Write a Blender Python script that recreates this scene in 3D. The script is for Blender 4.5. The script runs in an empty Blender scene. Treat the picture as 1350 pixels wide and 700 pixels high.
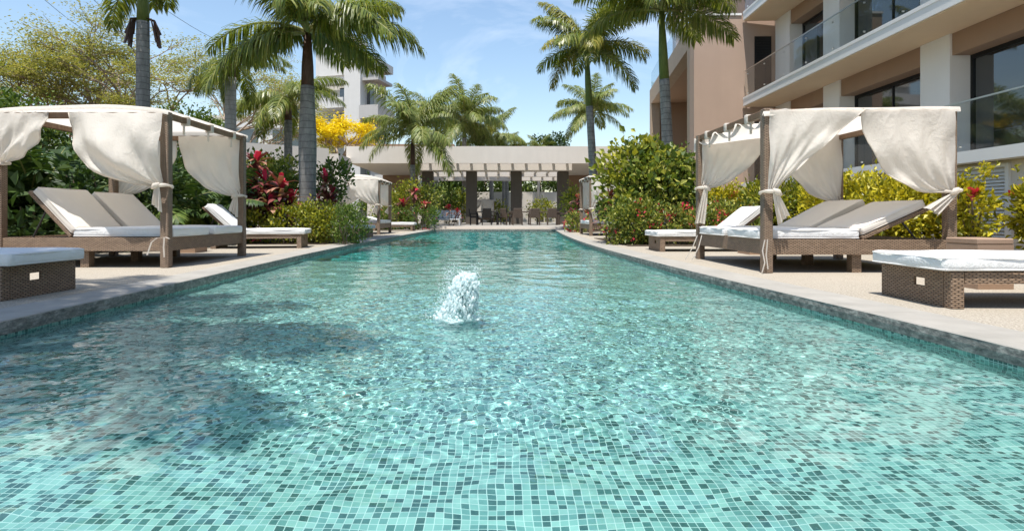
import bpy, bmesh, math, random
import numpy as np
from mathutils import Vector, Matrix
C = bpy.context.scene
COL = C.collection
PI = math.pi
R = math.radians
rng = np.random.default_rng(11)
rnd = random.Random(5)

# ------------------------------------------------------------------ helpers
def tag(o, label=None, cat=None, group=None, kind=None):
    if label: o['label'] = label
    if cat: o['category'] = cat
    if group: o['group'] = group
    if kind: o['kind'] = kind
    return o

def thing(name, label, cat, loc=(0, 0, 0), rz=0, group=None):
    o = bpy.data.objects.new(name, None)
    o.empty_display_size = .2
    COL.objects.link(o)
    o.location = loc
    o.rotation_euler = (0, 0, rz)
    return tag(o, label, cat, group)

class MB:
    def __init__(s):
        s.V = []; s.F = []; s.n = 0
    def add(s, V, F):
        V = np.asarray(V, float).reshape(-1, 3)
        for f in F:
            s.F.append(tuple(int(i) + s.n for i in f))
        s.V.append(V); s.n += len(V)
        return s
    def box(s, x0, x1, y0, y1, z0, z1):
        V = [(x, y, z) for z in (z0, z1) for y in (y0, y1) for x in (x0, x1)]
        F = [(0, 2, 3, 1), (4, 5, 7, 6), (0, 1, 5, 4), (2, 6, 7, 3), (0, 4, 6, 2), (1, 3, 7, 5)]
        return s.add(V, F)
    def obox(s, p, q, w0, w1, z0, z1):
        """box along plan segment p->q, from offset w0 to w1 to the right of it"""
        d = np.array([q[0]-p[0], q[1]-p[1]], float); d /= np.hypot(*d)
        n = np.array([d[1], -d[0]])
        P, Q = np.array(p, float), np.array(q, float)
        c = [P+n*w0, Q+n*w0, Q+n*w1, P+n*w1]
        V = [(a[0], a[1], z) for z in (z0, z1) for a in c]
        F = [(0, 1, 2, 3), (7, 6, 5, 4), (0, 4, 5, 1), (1, 5, 6, 2), (2, 6, 7, 3), (3, 7, 4, 0)]
        return s.add(V, F)
    def rbox(s, x0, x1, y0, y1, z0, z1, r=.02, seg=2, M=None):
        bm = bmesh.new()
        bmesh.ops.create_cube(bm, size=1)
        for v in bm.verts:
            v.co = Vector(((x0+x1)/2+v.co.x*(x1-x0), (y0+y1)/2+v.co.y*(y1-y0), (z0+z1)/2+v.co.z*(z1-z0)))
        bmesh.ops.bevel(bm, geom=bm.edges[:], offset=r, segments=seg, affect='EDGES', profile=.5)
        if M is not None:
            bmesh.ops.transform(bm, matrix=M, verts=bm.verts)
        bm.verts.index_update()
        s.add([v.co[:] for v in bm.verts], [[v.index for v in f.verts] for f in bm.faces])
        bm.free()
        return s
    def tube(s, pts, rad, n=8, cap=True):
        pts = [Vector(p) for p in pts]
        if not hasattr(rad, '__len__'): rad = [rad]*len(pts)
        V = []; F = []
        up = Vector((.13, .21, 1)).normalized()
        for i, p in enumerate(pts):
            t = (pts[min(i+1, len(pts)-1)]-pts[max(i-1, 0)]).normalized()
            a = t.cross(up)
            if a.length < .05: a = t.cross(Vector((1, 0, 0)))
            a.normalize(); b = t.cross(a).normalized()
            for k in range(n):
                an = 2*PI*k/n
                V.append(p+(a*math.cos(an)+b*math.sin(an))*rad[i])
        for i in range(len(pts)-1):
            for k in range(n):
                F.append((i*n+k, i*n+(k+1) % n, (i+1)*n+(k+1) % n, (i+1)*n+k))
        if cap:
            F.append(tuple(range(n))[::-1]); F.append(tuple((len(pts)-1)*n+k for k in range(n)))
        return s.add([v[:] for v in V], F)
    def grid(s, P):
        P = np.asarray(P, float); ny, nx = P.shape[:2]
        i = np.arange(nx*ny).reshape(ny, nx)
        F = np.stack([i[:-1, :-1], i[:-1, 1:], i[1:, 1:], i[1:, :-1]], -1).reshape(-1, 4)
        return s.add(P.reshape(-1, 3), F)
    def xform(s, M):
        M = np.array(M)
        s.V = [v @ M[:3, :3].T + M[:3, 3] for v in s.V]
        return s
    def mesh(s, name, mat, smooth=False):
        V = np.concatenate(s.V) if s.V else np.zeros((0, 3))
        me = bpy.data.meshes.new(name)
        L = np.fromiter((len(f) for f in s.F), int, len(s.F))
        idx = np.fromiter((i for f in s.F for i in f), np.int32, int(L.sum()))
        me.vertices.add(len(V)); me.vertices.foreach_set('co', V.ravel())
        me.loops.add(len(idx)); me.loops.foreach_set('vertex_index', idx)
        me.polygons.add(len(L)); me.polygons.foreach_set('loop_start', np.concatenate([[0], np.cumsum(L)[:-1]]).astype(np.int32))
        me.update(calc_edges=True)
        # box-projected UVs in metres
        nr = np.empty(len(L)*3); me.polygons.foreach_get('normal', nr); nr = np.abs(nr.reshape(-1, 3))
        ax = np.repeat(nr.argmax(1), L); co = V[idx]
        uv = np.where((ax == 0)[:, None], co[:, [1, 2]], np.where((ax == 1)[:, None], co[:, [0, 2]], co[:, [0, 1]]))
        me.uv_layers.new(name='UVMap').data.foreach_set('uv', uv.ravel())
        me.polygons.foreach_set('use_smooth', np.full(len(L), bool(smooth)))
        if mat: me.materials.append(mat)
        me.validate()
        return me
    def build(s, name, mat, parent=None, smooth=False):
        o = bpy.data.objects.new(name, s.mesh(name, mat, smooth)); COL.objects.link(o)
        if parent is not None: o.parent = parent
        return o

def kids(o): return list(o.children)
def copy_tree(o, parent=None):
    c = o.copy(); COL.objects.link(c)
    if parent is not None: c.parent = parent
    for ch in kids(o): copy_tree(ch, c)
    return c
def struct(name, mb, mat, smooth=False):
    return tag(mb.build(name, mat, None, smooth), kind='structure')

# pixel of the 1350x700 frame + depth -> world
F_, CX, CY, H = 740., 655., 285., .62
def at(x, y, Y): return ((x-CX)*Y/F_, Y, H+(CY-y)*Y/F_)

# ------------------------------------------------------------------ materials
class NT:
    def __init__(s, name):
        s.m = bpy.data.materials.new(name); s.m.use_nodes = True
        s.t = s.m.node_tree; s.b = s.t.nodes['Principled BSDF']; s.out = s.t.nodes['Material Output']
    def n(s, typ, **kw):
        q = s.t.nodes.new(typ)
        for k, v in kw.items(): setattr(q, k, v)
        return q
    def l(s, a, b): s.t.links.new(a, b)
    def val(s, sock, v):
        if isinstance(v, (int, float, tuple, list)):
            sock.default_value = v if isinstance(v, (int, float)) or len(v) == len(sock.default_value) else (*v, 1)
        else: s.l(v, sock)
    def math(s, op, a, b=0., c=None):
        q = s.n('ShaderNodeMath', operation=op)
        s.val(q.inputs[0], a); s.val(q.inputs[1], b)
        if c is not None: s.val(q.inputs[2], c)
        return q.outputs[0]
    def mix(s, f, a, b, mode='MIX'):
        q = s.n('ShaderNodeMix', data_type='RGBA', blend_type=mode)
        s.val(q.inputs[0], f); s.val(q.inputs[6], a); s.val(q.inputs[7], b)
        return q.outputs[2]
    def co(s, which='Object'): return s.n('ShaderNodeTexCoord').outputs[which]
    def noise(s, vec, scale, detail=3, rough=.55, stretch=None, dist=0.):
        if stretch:
            mp = s.n('ShaderNodeMapping'); s.l(vec, mp.inputs[0]); mp.inputs['Scale'].default_value = stretch; vec = mp.outputs[0]
        q = s.n('ShaderNodeTexNoise'); s.l(vec, q.inputs['Vector'])
        q.inputs['Scale'].default_value = scale; q.inputs['Detail'].default_value = detail
        q.inputs['Roughness'].default_value = rough; q.inputs['Distortion'].default_value = dist
        return q.outputs['Fac']
    def ramp(s, f, stops, interp='LINEAR'):
        q = s.n('ShaderNodeValToRGB'); s.l(f, q.inputs[0]); q.color_ramp.interpolation = interp
        e = q.color_ramp.elements
        e[0].position, e[0].color = stops[0][0], (*stops[0][1], 1)
        e[1].position, e[1].color = stops[-1][0], (*stops[-1][1], 1)
        for p, c in stops[1:-1]:
            k = e.new(p); k.color = (*c, 1)
        return q.outputs[0]
    def bump(s, h, strength=.3, dist=.01):
        q = s.n('ShaderNodeBump'); q.inputs['Strength'].default_value = strength; q.inputs['Distance'].default_value = dist
        s.l(h, q.inputs['Height']); s.l(q.outputs[0], s.b.inputs['Normal']); return q.outputs[0]
    def fin(s, color=None, rough=None, spec=None):
        if color is not None: s.val(s.b.inputs['Base Color'], color)
        if rough is not None: s.val(s.b.inputs['Roughness'], rough)
        if spec is not None: s.b.inputs['Specular IOR Level'].default_value = spec
        return s.m

def paint(name, col, var=.12, rough=.75, scale=1.4, bump=.15):
    k = NT(name); v = k.co()
    n1 = k.noise(v, scale, 5, .6); n2 = k.noise(v, 3., 5, .65, (1, 1, .08))
    c = k.mix(k.math('MULTIPLY', n1, n2), tuple(x*(1-var) for x in col), tuple(min(1, x*(1+var*1.2)) for x in col))
    k.bump(k.noise(v, 60, 3), bump, .004)
    return k.fin(c, rough, .3)

def leafmat(name, stops, trans=.35, rough=.42, spec=.4):
    k = NT(name)
    g = k.n('ShaderNodeNewGeometry')
    c = k.ramp(g.outputs['Random Per Island'], stops)
    k.fin(c, rough, spec)
    tr = k.n('ShaderNodeBsdfTranslucent'); k.l(k.mix(1., c, (1., 1.0, .45, 1), 'MULTIPLY'), tr.inputs[0])
    mx = k.n('ShaderNodeMixShader'); mx.inputs[0].default_value = trans
    k.l(k.b.outputs[0], mx.inputs[1]); k.l(tr.outputs[0], mx.inputs[2]); k.l(mx.outputs[0], k.out.inputs[0])
    return k.m

def fabric(name, col, trans=.3, wr=.25):
    k = NT(name); v = k.co()
    n = k.noise(v, 5., 4, .6)
    c = k.mix(n, tuple(x*.93 for x in col), col)
    w = k.math('ADD', k.noise(v, 5, 4, .6, (1, 1, .45), 1.6), k.math('MULTIPLY', k.noise(v, 26, 3, .6, None, 1.0), .35))
    k.bump(w, wr, .05)
    k.fin(c, .85, .15)
    if trans:
        tr = k.n('ShaderNodeBsdfTranslucent'); k.l(c, tr.inputs[0])
        mx = k.n('ShaderNodeMixShader'); mx.inputs[0].default_value = trans
        k.l(k.b.outputs[0], mx.inputs[1]); k.l(tr.outputs[0], mx.inputs[2]); k.l(mx.outputs[0], k.out.inputs[0])
    return k.m

def wicker(name, a, b, gap, row=.0135, per=.046):
    """flat strands woven over and under: each row shifted by half a strand"""
    k = NT(name); uv = k.co('UV'); sp = k.n('ShaderNodeSeparateXYZ'); k.l(uv, sp.inputs[0])
    wob = k.math('MULTIPLY', k.math('SUBTRACT', k.noise(uv, 11., 3), .5), .012)
    u = k.math('MULTIPLY', k.math('ADD', sp.outputs[0], wob), 1/per); v = k.math('MULTIPLY', k.math('ADD', sp.outputs[1], wob), 1/row)
    fl = k.math('FLOOR', v); sh = k.math('MULTIPLY', k.math('MODULO', k.math('ABSOLUTE', fl), 2.), .5); uu = k.math('ADD', u, sh)
    hu = k.math('POWER', k.math('ABSOLUTE', k.math('SINE', k.math('MULTIPLY', uu, PI))), .8)
    hv = k.math('POWER', k.math('ABSOLUTE', k.math('SINE', k.math('MULTIPLY', v, PI))), .9)
    hgt = k.math('MULTIPLY', hu, hv)
    cb = k.n('ShaderNodeCombineXYZ'); k.l(k.math('FLOOR', uu), cb.inputs[0]); k.l(fl, cb.inputs[1])
    wn = k.n('ShaderNodeTexWhiteNoise', noise_dimensions='2D'); k.l(cb.outputs[0], wn.inputs['Vector'])
    c = k.mix(wn.outputs['Value'], a, b); c = k.mix(k.math('MULTIPLY', k.noise(uv, 3., 3), .35), c, tuple(x*.6 for x in b))
    c = k.mix(k.math('SMOOTH_MIN', 1., k.math('MULTIPLY', hgt, 1.5), .2), gap, c)
    k.bump(hgt, .7, .008)
    return k.fin(c, .5, .35)

def woodmat(name, a, b):
    k = NT(name); v = k.co()
    n = k.noise(v, 9., 5, .65, (6, 6, .7), .4)
    c = k.ramp(n, [(.3, a), (.7, b)])
    k.bump(n, .35, .006)
    return k.fin(c, .6, .3)

M = {}
M['wicker'] = wicker('wicker_weave', (.36, .245, .16), (.25, .165, .105), (.05, .033, .022))
M['wicker_light'] = wicker('wicker_post_weave', (.33, .235, .16), (.25, .17, .11), (.05, .03, .02))
M['wood'] = woodmat('brown_beam_wood', (.12, .068, .038), (.22, .135, .08))
M['strut'] = paint('dark_metal', (.03, .028, .026), .2, .4)
M['canvas'] = fabric('cream_canvas', (.82, .76, .68), .5, .42)
M['cushion'] = fabric('white_cushion_cloth', (.72, .71, .69), 0, .35)
M['taupe'] = fabric('taupe_cushion_cloth', (.66, .60, .53), 0, .15)
M['boxwood'] = paint('brown_smooth_weave', (.33, .22, .15), .12, .6, 3, .2)
M['white_paint'] = paint('white_render', (.78, .755, .72), .08)
M['cream_paint'] = paint('cream_render', (.66, .60, .53), .10)
M['soffit'] = paint('deck_bounce_soffit', (.74, .55, .36), .08)  # warm light bounced off the deck is put into this colour
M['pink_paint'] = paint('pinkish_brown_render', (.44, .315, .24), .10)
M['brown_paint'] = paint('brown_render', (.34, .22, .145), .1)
M['tan_stone'] = paint('tan_stone_frame', (.40, .30, .21), .22, .7, 5)
M['grey_column'] = paint('dark_taupe_column', (.105, .088, .07), .2, .7, 3)
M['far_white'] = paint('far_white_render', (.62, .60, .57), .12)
M['far_grey'] = paint('far_grey_and_shade', (.45, .43, .41), .12)  # grey render; also painted shade on the white apartment block's right side
M['garden_wall'] = paint('garden_wall_render', (.62, .56, .48), .15)
M['louvre'] = paint('white_louvre_paint', (.72, .71, .69), .05, .5)
M['black_frame'] = paint('black_window_frame', (.012, .012, .013), .2, .4)
M['steel'] = NT('brushed_steel').fin((.6, .6, .58), .3); M['steel'].node_tree.nodes['Principled BSDF'].inputs['Metallic'].default_value = 1
M['cable'] = NT('black_cable').fin((.03, .03, .03), .6)
M['dark_furniture'] = paint('dark_rattan', (.018, .015, .013), .3, .6)
M['rattan'] = wicker('brown_rattan', (.16, .115, .085), (.11, .08, .06), (.03, .02, .015))
M['sofa_blue'] = paint('pale_sofa_frame', (.52, .54, .55), .08, .6)

def glassmat(name, tint, tr):
    k = NT(name)
    t = k.n('ShaderNodeBsdfTransparent'); t.inputs[0].default_value = (*tint, 1)
    g = k.n('ShaderNodeBsdfGlossy'); g.inputs['Roughness'].default_value = .02
    fr = k.n('ShaderNodeLayerWeight'); fr.inputs[0].default_value = .5
    mx = k.n('ShaderNodeMixShader'); k.l(k.math('ADD', k.math('MULTIPLY', k.math('POWER', fr.outputs['Facing'], 4.), .45), tr), mx.inputs[0])
    k.l(t.outputs[0], mx.inputs[1]); k.l(g.outputs[0], mx.inputs[2]); k.l(mx.outputs[0], k.out.inputs[0])
    return k.m
M['rail_glass'] = glassmat('clear_rail_glass', (.93, .955, .955), .03)
k = NT('dark_window_glass'); k.b.inputs['IOR'].default_value = 1.9
k.bump(k.noise(k.co(), .8, 2), .03, .05)
M['window'] = k.fin((.018, .022, .024), .03, .6)

# foliage
M['palm_leaf'] = leafmat('palm_leaf', [(0, (.09, .13, .022)), (.5, (.185, .225, .04)), (1, (.36, .34, .085))], .42, .36)
M['palm_leaf_pale'] = leafmat('palm_leaf_pale', [(0, (.13, .18, .04)), (.5, (.22, .26, .065)), (1, (.36, .34, .13))], .4)
M['palm_leaf_yellow'] = leafmat('palm_leaf_yellow', [(0, (.18, .2, .03)), (1, (.36, .3, .05))], .35)
M['leaf_dark'] = leafmat('dark_green_leaf', [(0, (.02, .045, .012)), (.6, (.045, .085, .018)), (1, (.10, .15, .035))], .25, .48, .35)
M['leaf_mid'] = leafmat('mid_green_leaf', [(0, (.05, .095, .018)), (.6, (.11, .17, .028)), (1, (.21, .26, .05))], .32, .5, .35)
M['leaf_lime'] = leafmat('lime_leaf', [(0, (.09, .125, .018)), (.45, (.21, .235, .025)), (.8, (.36, .35, .035)), (1, (.46, .42, .05))], .35)
M['leaf_gold'] = leafmat('golden_leaf', [(0, (.15, .17, .015)), (.35, (.38, .35, .022)), (.8, (.60, .51, .03)), (1, (.68, .58, .06))], .35)
M['leaf_mixed'] = leafmat('variegated_leaf', [(0, (.055, .095, .018)), (.4, (.13, .18, .026)), (.7, (.30, .32, .05)), (1, (.46, .43, .11))], .3)
M['leaf_olive'] = leafmat('acacia_leaf', [(0, (.20, .23, .06)), (.5, (.33, .32, .10)), (1, (.48, .42, .17))], .5, .6, .2)
M['leaf_maroon'] = leafmat('maroon_leaf', [(0, (.11, .025, .03)), (.5, (.22, .06, .055)), (.8, (.34, .15, .10)), (1, (.45, .28, .18))], .2, .35)
M['leaf_magenta'] = leafmat('magenta_leaf', [(0, (.36, .012, .04)), (1, (.62, .03, .09))], .3, .4)
M['petal_red'] = leafmat('red_petal', [(0, (.50, .02, .05)), (1, (.72, .08, .12))], .2, .5)
M['petal_yellow'] = leafmat('yellow_petal', [(0, (.78, .58, .012)), (1, (.92, .76, .03))], .25, .6, .2)
M['stem'] = woodmat('twig_bark', (.10, .075, .05), (.2, .15, .105))
M['bark_acacia'] = woodmat('acacia_bark', (.22, .16, .115), (.42, .32, .24))

def palm_trunk_mat(name, a, b, ring):
    k = NT(name); v = k.co(); sp = k.n('ShaderNodeSeparateXYZ'); k.l(v, sp.inputs[0])
    z = k.math('ADD', sp.outputs[2], k.math('MULTIPLY', k.noise(v, 2.5, 2), .10))
    w = k.math('FRACT', k.math('MULTIPLY', z, 1/.17))
    rr = k.math('LESS_THAN', w, .13)
    n = k.noise(v, 7, 5, .65, (1.5, 1.5, .5))
    c = k.ramp(n, [(.3, tuple(x*.85 for x in a)), (.72, tuple(x*.85 for x in b))])
    c = k.mix(k.math('MULTIPLY', rr, .7), c, ring)
    k.bump(k.math('ADD', w, n), .45, .02)
    return k.fin(c, .8, .2)
M['trunk_grey'] = palm_trunk_mat('grey_palm_trunk', (.17, .165, .15), (.36, .34, .31), (.09, .085, .075))
M['trunk_pale'] = palm_trunk_mat('pale_palm_trunk', (.30, .28, .25), (.48, .45, .40), (.2, .18, .16))
M['shaft_green'] = woodmat('green_crownshaft', (.07, .10, .02), (.14, .17, .04))
M['shaft_brown'] = woodmat('brown_crownshaft', (.04, .022, .014), (.115, .06, .04))
M['rachis'] = woodmat('frond_rib', (.16, .17, .05), (.26, .25, .09))

# ------------------------------------------------------------------ leaf meshes
def unit(v): return v/np.maximum(np.linalg.norm(v, axis=-1, keepdims=True), 1e-9)
def leaves(mb, P, D, size, width=.45, fold=.25, nrm=None, jit=.5):
    """diamond leaves at P growing along D; folded on the midrib"""
    N = len(P)
    D = unit(D)
    if nrm is None: nrm = unit(rng.normal(size=(N, 3))+np.array([0, 0, .9]))
    S = unit(np.cross(D, nrm)); U = np.cross(S, D)
    L = size*(1+jit*rng.uniform(-1, 1, N))[:, None]
    a = P; b = P+D*L*.5+S*L*width*.5+U*L*fold*.5; c = P+D*L-U*L*.12; d = P+D*L*.5-S*L*width*.5+U*L*fold*.5
    V = np.stack([a, b, c, d], 1).reshape(-1, 3)
    i = np.arange(N)*4
    F = np.concatenate([np.stack([i, i+1, i+2], 1), np.stack([i, i+2, i+3], 1)])
    mb.add(V, F); return mb

def clumped(n, blobs, spread=.32, shell=.55, clumps=60):
    """points clumped inside a union of ellipsoids: blobs = (cx,cy,cz,rx,ry,rz)"""
    B = np.array(blobs, float); vol = B[:, 3]*B[:, 4]*B[:, 5]; pk = rng.choice(len(B), clumps, p=vol/vol.sum())
    d = unit(rng.normal(size=(clumps, 3))); r = rng.uniform(shell, 1., clumps)[:, None]
    cc = B[pk, :3]+d*r*B[pk, 3:]
    wt = rng.uniform(.4, 1.6, clumps); ci = rng.choice(clumps, n, p=wt/wt.sum())
    sz = np.minimum(B[pk, 3:].min(1), .9)*spread
    P = cc[ci]+rng.normal(size=(n, 3))*sz[ci][:, None]*np.array([1, 1, .8])
    out = unit(P-B[pk[ci], :3])
    return P, out

def shrub(name, label, loc, blobs, mat, n=1500, leaf=.1, width=.5, cat='shrub', stems=5, group=None, up=.35, clumps=70, spread=.3,
          flowers=0, fl_mat='petal_red', fl_size=.06, shell=.45, zmin=.02, twigs=0, fl_z=(0, 9)):
    t = thing(name, label, cat, loc, 0, group)
    P, o = clumped(n, blobs, spread, shell, clumps)
    P[:, 2] = np.abs(P[:, 2]-zmin)+zmin
    D = o*.7+rng.normal(size=P.shape)*.55+np.array([0, 0, up])
    mb = leaves(MB(), P, D, leaf, width)
    if twigs:   # loose shoots above the top
        B = np.array(blobs)
        for q in range(twigs):
            b = B[rng.integers(len(B))]
            x, y = b[0]+rng.uniform(-.8, .8)*b[3], b[1]+rng.uniform(-.8, .8)*b[4]
            z0 = b[2]+b[5]*.8; h = rng.uniform(.12, .34)
            tt = rng.uniform(0, 1, 9)[:, None]
            PP = np.array([[x, y, z0]])+tt*np.array([[rng.normal()*.1, rng.normal()*.1, h]])
            leaves(mb, PP, rng.normal(size=(9, 3))*.7+np.array([0, 0, .5]), leaf*.8, width)
    mb.build('foliage', M[mat], t)
    sb = MB(); B = np.array(blobs)
    for q in range(stems):
        b = B[q % len(B)]
        e = (b[0]+rnd.uniform(-.4, .4)*b[3], b[1]+rnd.uniform(-.4, .4)*b[4], b[2]+b[5]*.5)
        s0 = (b[0]+rnd.uniform(-.25, .25)*b[3], b[1]+rnd.uniform(-.25, .25)*b[4], 0)
        mid = ((s0[0]+e[0])/2+rnd.uniform(-.06, .06), (s0[1]+e[1])/2, e[2]*.5)
        sb.tube([s0, mid, e], [.022, .017, .008], 5)
    if stems: sb.build('stems', M['stem'], t)
    if flowers:
        fb = MB(); Q, oo = clumped(flowers*6, blobs, .12, .95, flowers)
        ok = (Q[:, 2] > fl_z[0]) & (Q[:, 2] < fl_z[1]); Q, oo = Q[ok], oo[ok]
        Q = Q+oo*leaf*.6; Q[:, 2] = np.maximum(Q[:, 2], .08)
        if len(Q):
            leaves(fb, Q, oo+rng.normal(size=Q.shape)*.6, fl_size, .8)
            fb.build('blossoms', M[fl_mat], t)
    return t

# ------------------------------------------------------------------ palms
def frond_mesh(name, e0, e1, mat, n=92, leaflet=.29, droop=.75, plume=.6, wid=.0135):
    """unit-length frond along +x; e0/e1 start and end elevation"""
    K = 14; pts = [np.zeros(3)]
    for i in range(K):
        a = e0+(e1-e0)*((i+.5)/K)**1.2
        pts.append(pts[-1]+np.array([math.cos(a), 0, math.sin(a)])/K)
    pts = np.array(pts)
    rb = MB()
    mb = MB()
    rb.tube(pts, [.016*(1-.85*i/K) for i in range(K+1)], 5)
    N2 = 2*n
    s = np.repeat(np.linspace(.13, .995, n), 2)+rng.uniform(-.004, .004, N2)
    s = np.clip(s, 0, .999)
    side = np.tile([1., -1.], n)
    f = s*K; i = f.astype(int); w = (f-i)[:, None]
    P = pts[i]*(1-w)+pts[i+1]*w; T = unit(pts[i+1]-pts[i])
    Y = np.array([0, 1., 0]); U = unit(np.cross(T, Y[None, :]))*-1
    ang = rng.uniform(-plume, plume, N2)
    L = leaflet*(.5+.5*np.sin(PI*np.clip(s*.9+.1, 0, 1)))*np.where(s > .9, .75, 1.)*rng.uniform(.85, 1.1, N2)
    fw = .35+.7*s
    d0 = unit(side[:, None]*Y*np.cos(ang)[:, None]+U*(np.sin(ang)+.12)[:, None]+T*fw[:, None])
    g = np.array([0, 0, -1.])
    d1 = unit(d0+g*droop*1.0*rng.uniform(.7, 1.2, N2)[:, None]); d2 = unit(d1+g*droop*1.1)
    p1 = P+d0*(L*.35)[:, None]; p2 = p1+d1*(L*.35)[:, None]; p3 = p2+d2*(L*.3)[:, None]
    W = unit(np.cross(d0, U+1e-3))*wid*.5
    V = np.stack([P-W*.5, P+W*.5, p1-W, p1+W, p2-W*.8, p2+W*.8, p3], 1).reshape(-1, 3)
    k = np.arange(N2)*7
    F = [tuple(r) for r in np.concatenate([np.stack([k, k+1, k+3, k+2], 1), np.stack([k+2, k+3, k+5, k+4], 1)])]
    F += [tuple(r) for r in np.stack([k+4, k+5, k+6], 1)]
    mb.add(V, F)
    return mb.mesh(name, M[mat]), rb.mesh('rib', M['rachis'])

FR = {}
for key, mat in (('g', 'palm_leaf'), ('p', 'palm_leaf_pale'), ('y', 'palm_leaf_yellow')):
    FR[key] = [frond_mesh('frond', R(72), R(15), mat), frond_mesh('frond', R(48), R(-22), mat, droop=.9),
               frond_mesh('frond', R(22), R(-48), mat, droop=.95), frond_mesh('frond', R(-5), R(-75), mat, droop=.8)]
FRW = [frond_mesh('frond', R(75), R(20), 'leaf_dark', 34, .3, .35, .15, .03), frond_mesh('frond', R(55), R(-15), 'leaf_dark', 34, .3, .4, .15, .03),
       frond_mesh('frond', R(35), R(-40), 'leaf_mid', 34, .3, .4, .15, .03)]
def add_frond(parent, ms, loc, az, scale, roll=0, tilt=0):
    o = bpy.data.objects.new('frond', ms[0]); COL.objects.link(o); o.parent = parent
    o.location = loc; o.rotation_euler = (roll, tilt, az); o.scale = (scale,)*3
    r = bpy.data.objects.new('rib', ms[1]); COL.objects.link(r); r.parent = o
    return o

def palm(name, label, base, z1, z2, r0, r1, top=None, nf=15, fl=2.6, key='g', shaft='shaft_green', trunk='trunk_grey', bulge=0., group='royal palms', seed=0,
         droops=(0, 1, 1, 2, 2, 2, 3), seeds=0, yellow=0):
    rr = random.Random(seed)
    t = thing(name, label, 'palm tree', (base[0], base[1], 0), 0, group)
    tx, ty = (0, 0) if top is None else top
    K = 18; pts = []; rad = []
    for i in range(K+1):
        f = i/K; pts.append((tx*f**1.3*z1/z2, ty*f**1.3*z1/z2, f*z1))
        rad.append(r0+(r1-r0)*f+bulge*math.exp(-((f-.62)/.25)**2)+(.06 if i == 0 else .02 if i == 1 else 0))
    MB().tube(pts, rad, 16).build('trunk', M[trunk], t, True)
    e = pts[-1]; cr = (tx, ty, z2)
    MB().tube([e, ((e[0]*.6+tx*.4), (e[1]*.6+ty*.4), z1+(z2-z1)*.35), (tx, ty, z2)], [r1*.98, r1*.9, r1*.5], 12).build('crownshaft', M[shaft], t, True)
    a0 = rr.uniform(0, 6.28)
    for q in range(nf):
        dv = droops[q % len(droops)]
        ky = 'y' if q < yellow else key
        add_frond(t, FR[ky][dv], (tx, ty, z2-.03*dv-rr.uniform(0, .05)), a0+q*2.39996+rr.uniform(-.15, .15), fl*rr.uniform(.86, 1.08), rr.uniform(-.25, .25), rr.uniform(-.12, .12))
    if seeds:
        for q in range(seeds):
            a = 2*PI*q/seeds+.15; sb = MB()
            for w in range(16):
                b = a+rr.uniform(-.5, .5); L = rr.uniform(.3, .75)
                p0 = (e[0], e[1], z1+.12)
                p1 = (e[0]+math.cos(b)*.3, e[1]+math.sin(b)*.3, z1+.05); p2 = (e[0]+math.cos(b)*(.36+.12*rr.random()), e[1]+math.sin(b)*.4, z1-L)
                sb.tube([p0, p1, p2], [.02, .02, .03], 4)
            sb.build('seed_cluster', M['shaft_brown'], t)
    return t

def strap_plant(name, label, loc, heads, mat, top_mat, cat='plant', group=None, L=.42, per=26, n_top=9, spread=1.):
    """cordyline: stems each ending in a rosette of strap leaves"""
    t = thing(name, label, cat, loc, 0, group); sb = MB(); lb = MB(); tb = MB()
    for (x, y, z, ht) in heads:
        sb.tube([(x*.4, y*.4, 0), (x*.8, y*.8, z*.5), (x, y, z)], [.025, .02, .015], 6)
        for (mbx, n, el, zz, ln) in ((lb, per, (-.3, .95), ht, 1.), (tb, n_top, (.35, 1.45), .16, .95)):
            if n == 0: continue
            az = rng.uniform(0, 2*PI, n); e = rng.uniform(*el, n)
            P = np.stack([np.full(n, x), np.full(n, y), z-rng.uniform(0, zz, n)], 1)
            D = np.stack([np.cos(az)*np.cos(e), np.sin(az)*np.cos(e), np.sin(e)], 1)
            S = unit(np.cross(D, np.array([0, 0, 1.]))); l = (L*ln*rng.uniform(.7, 1.15, n))[:, None]; wd = .075*l/.4
            g = np.array([0, 0, -1.])
            p1 = P+D*l*.4; p2 = P+D*l*.75+g*l*.10; p3 = P+D*l+g*l*.3
            V = np.stack([P-S*wd*.25, P+S*wd*.25, p1-S*wd*.7, p1+S*wd*.7, p2-S*wd*.55, p2+S*wd*.55, p3], 1).reshape(-1, 3)
            k = np.arange(n)*7
            F = [tuple(r) for r in np.concatenate([np.stack([k, k+1, k+3, k+2], 1), np.stack([k+2, k+3, k+5, k+4], 1)])]+[tuple(r) for r in np.stack([k+4, k+5, k+6], 1)]
            mbx.add(V, F)
    sb.build('stems', M['stem'], t); lb.build('foliage', M[mat], t)
    if n_top and tb.n: tb.build('young_leaves', M[top_mat], t)
    return t

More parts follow.
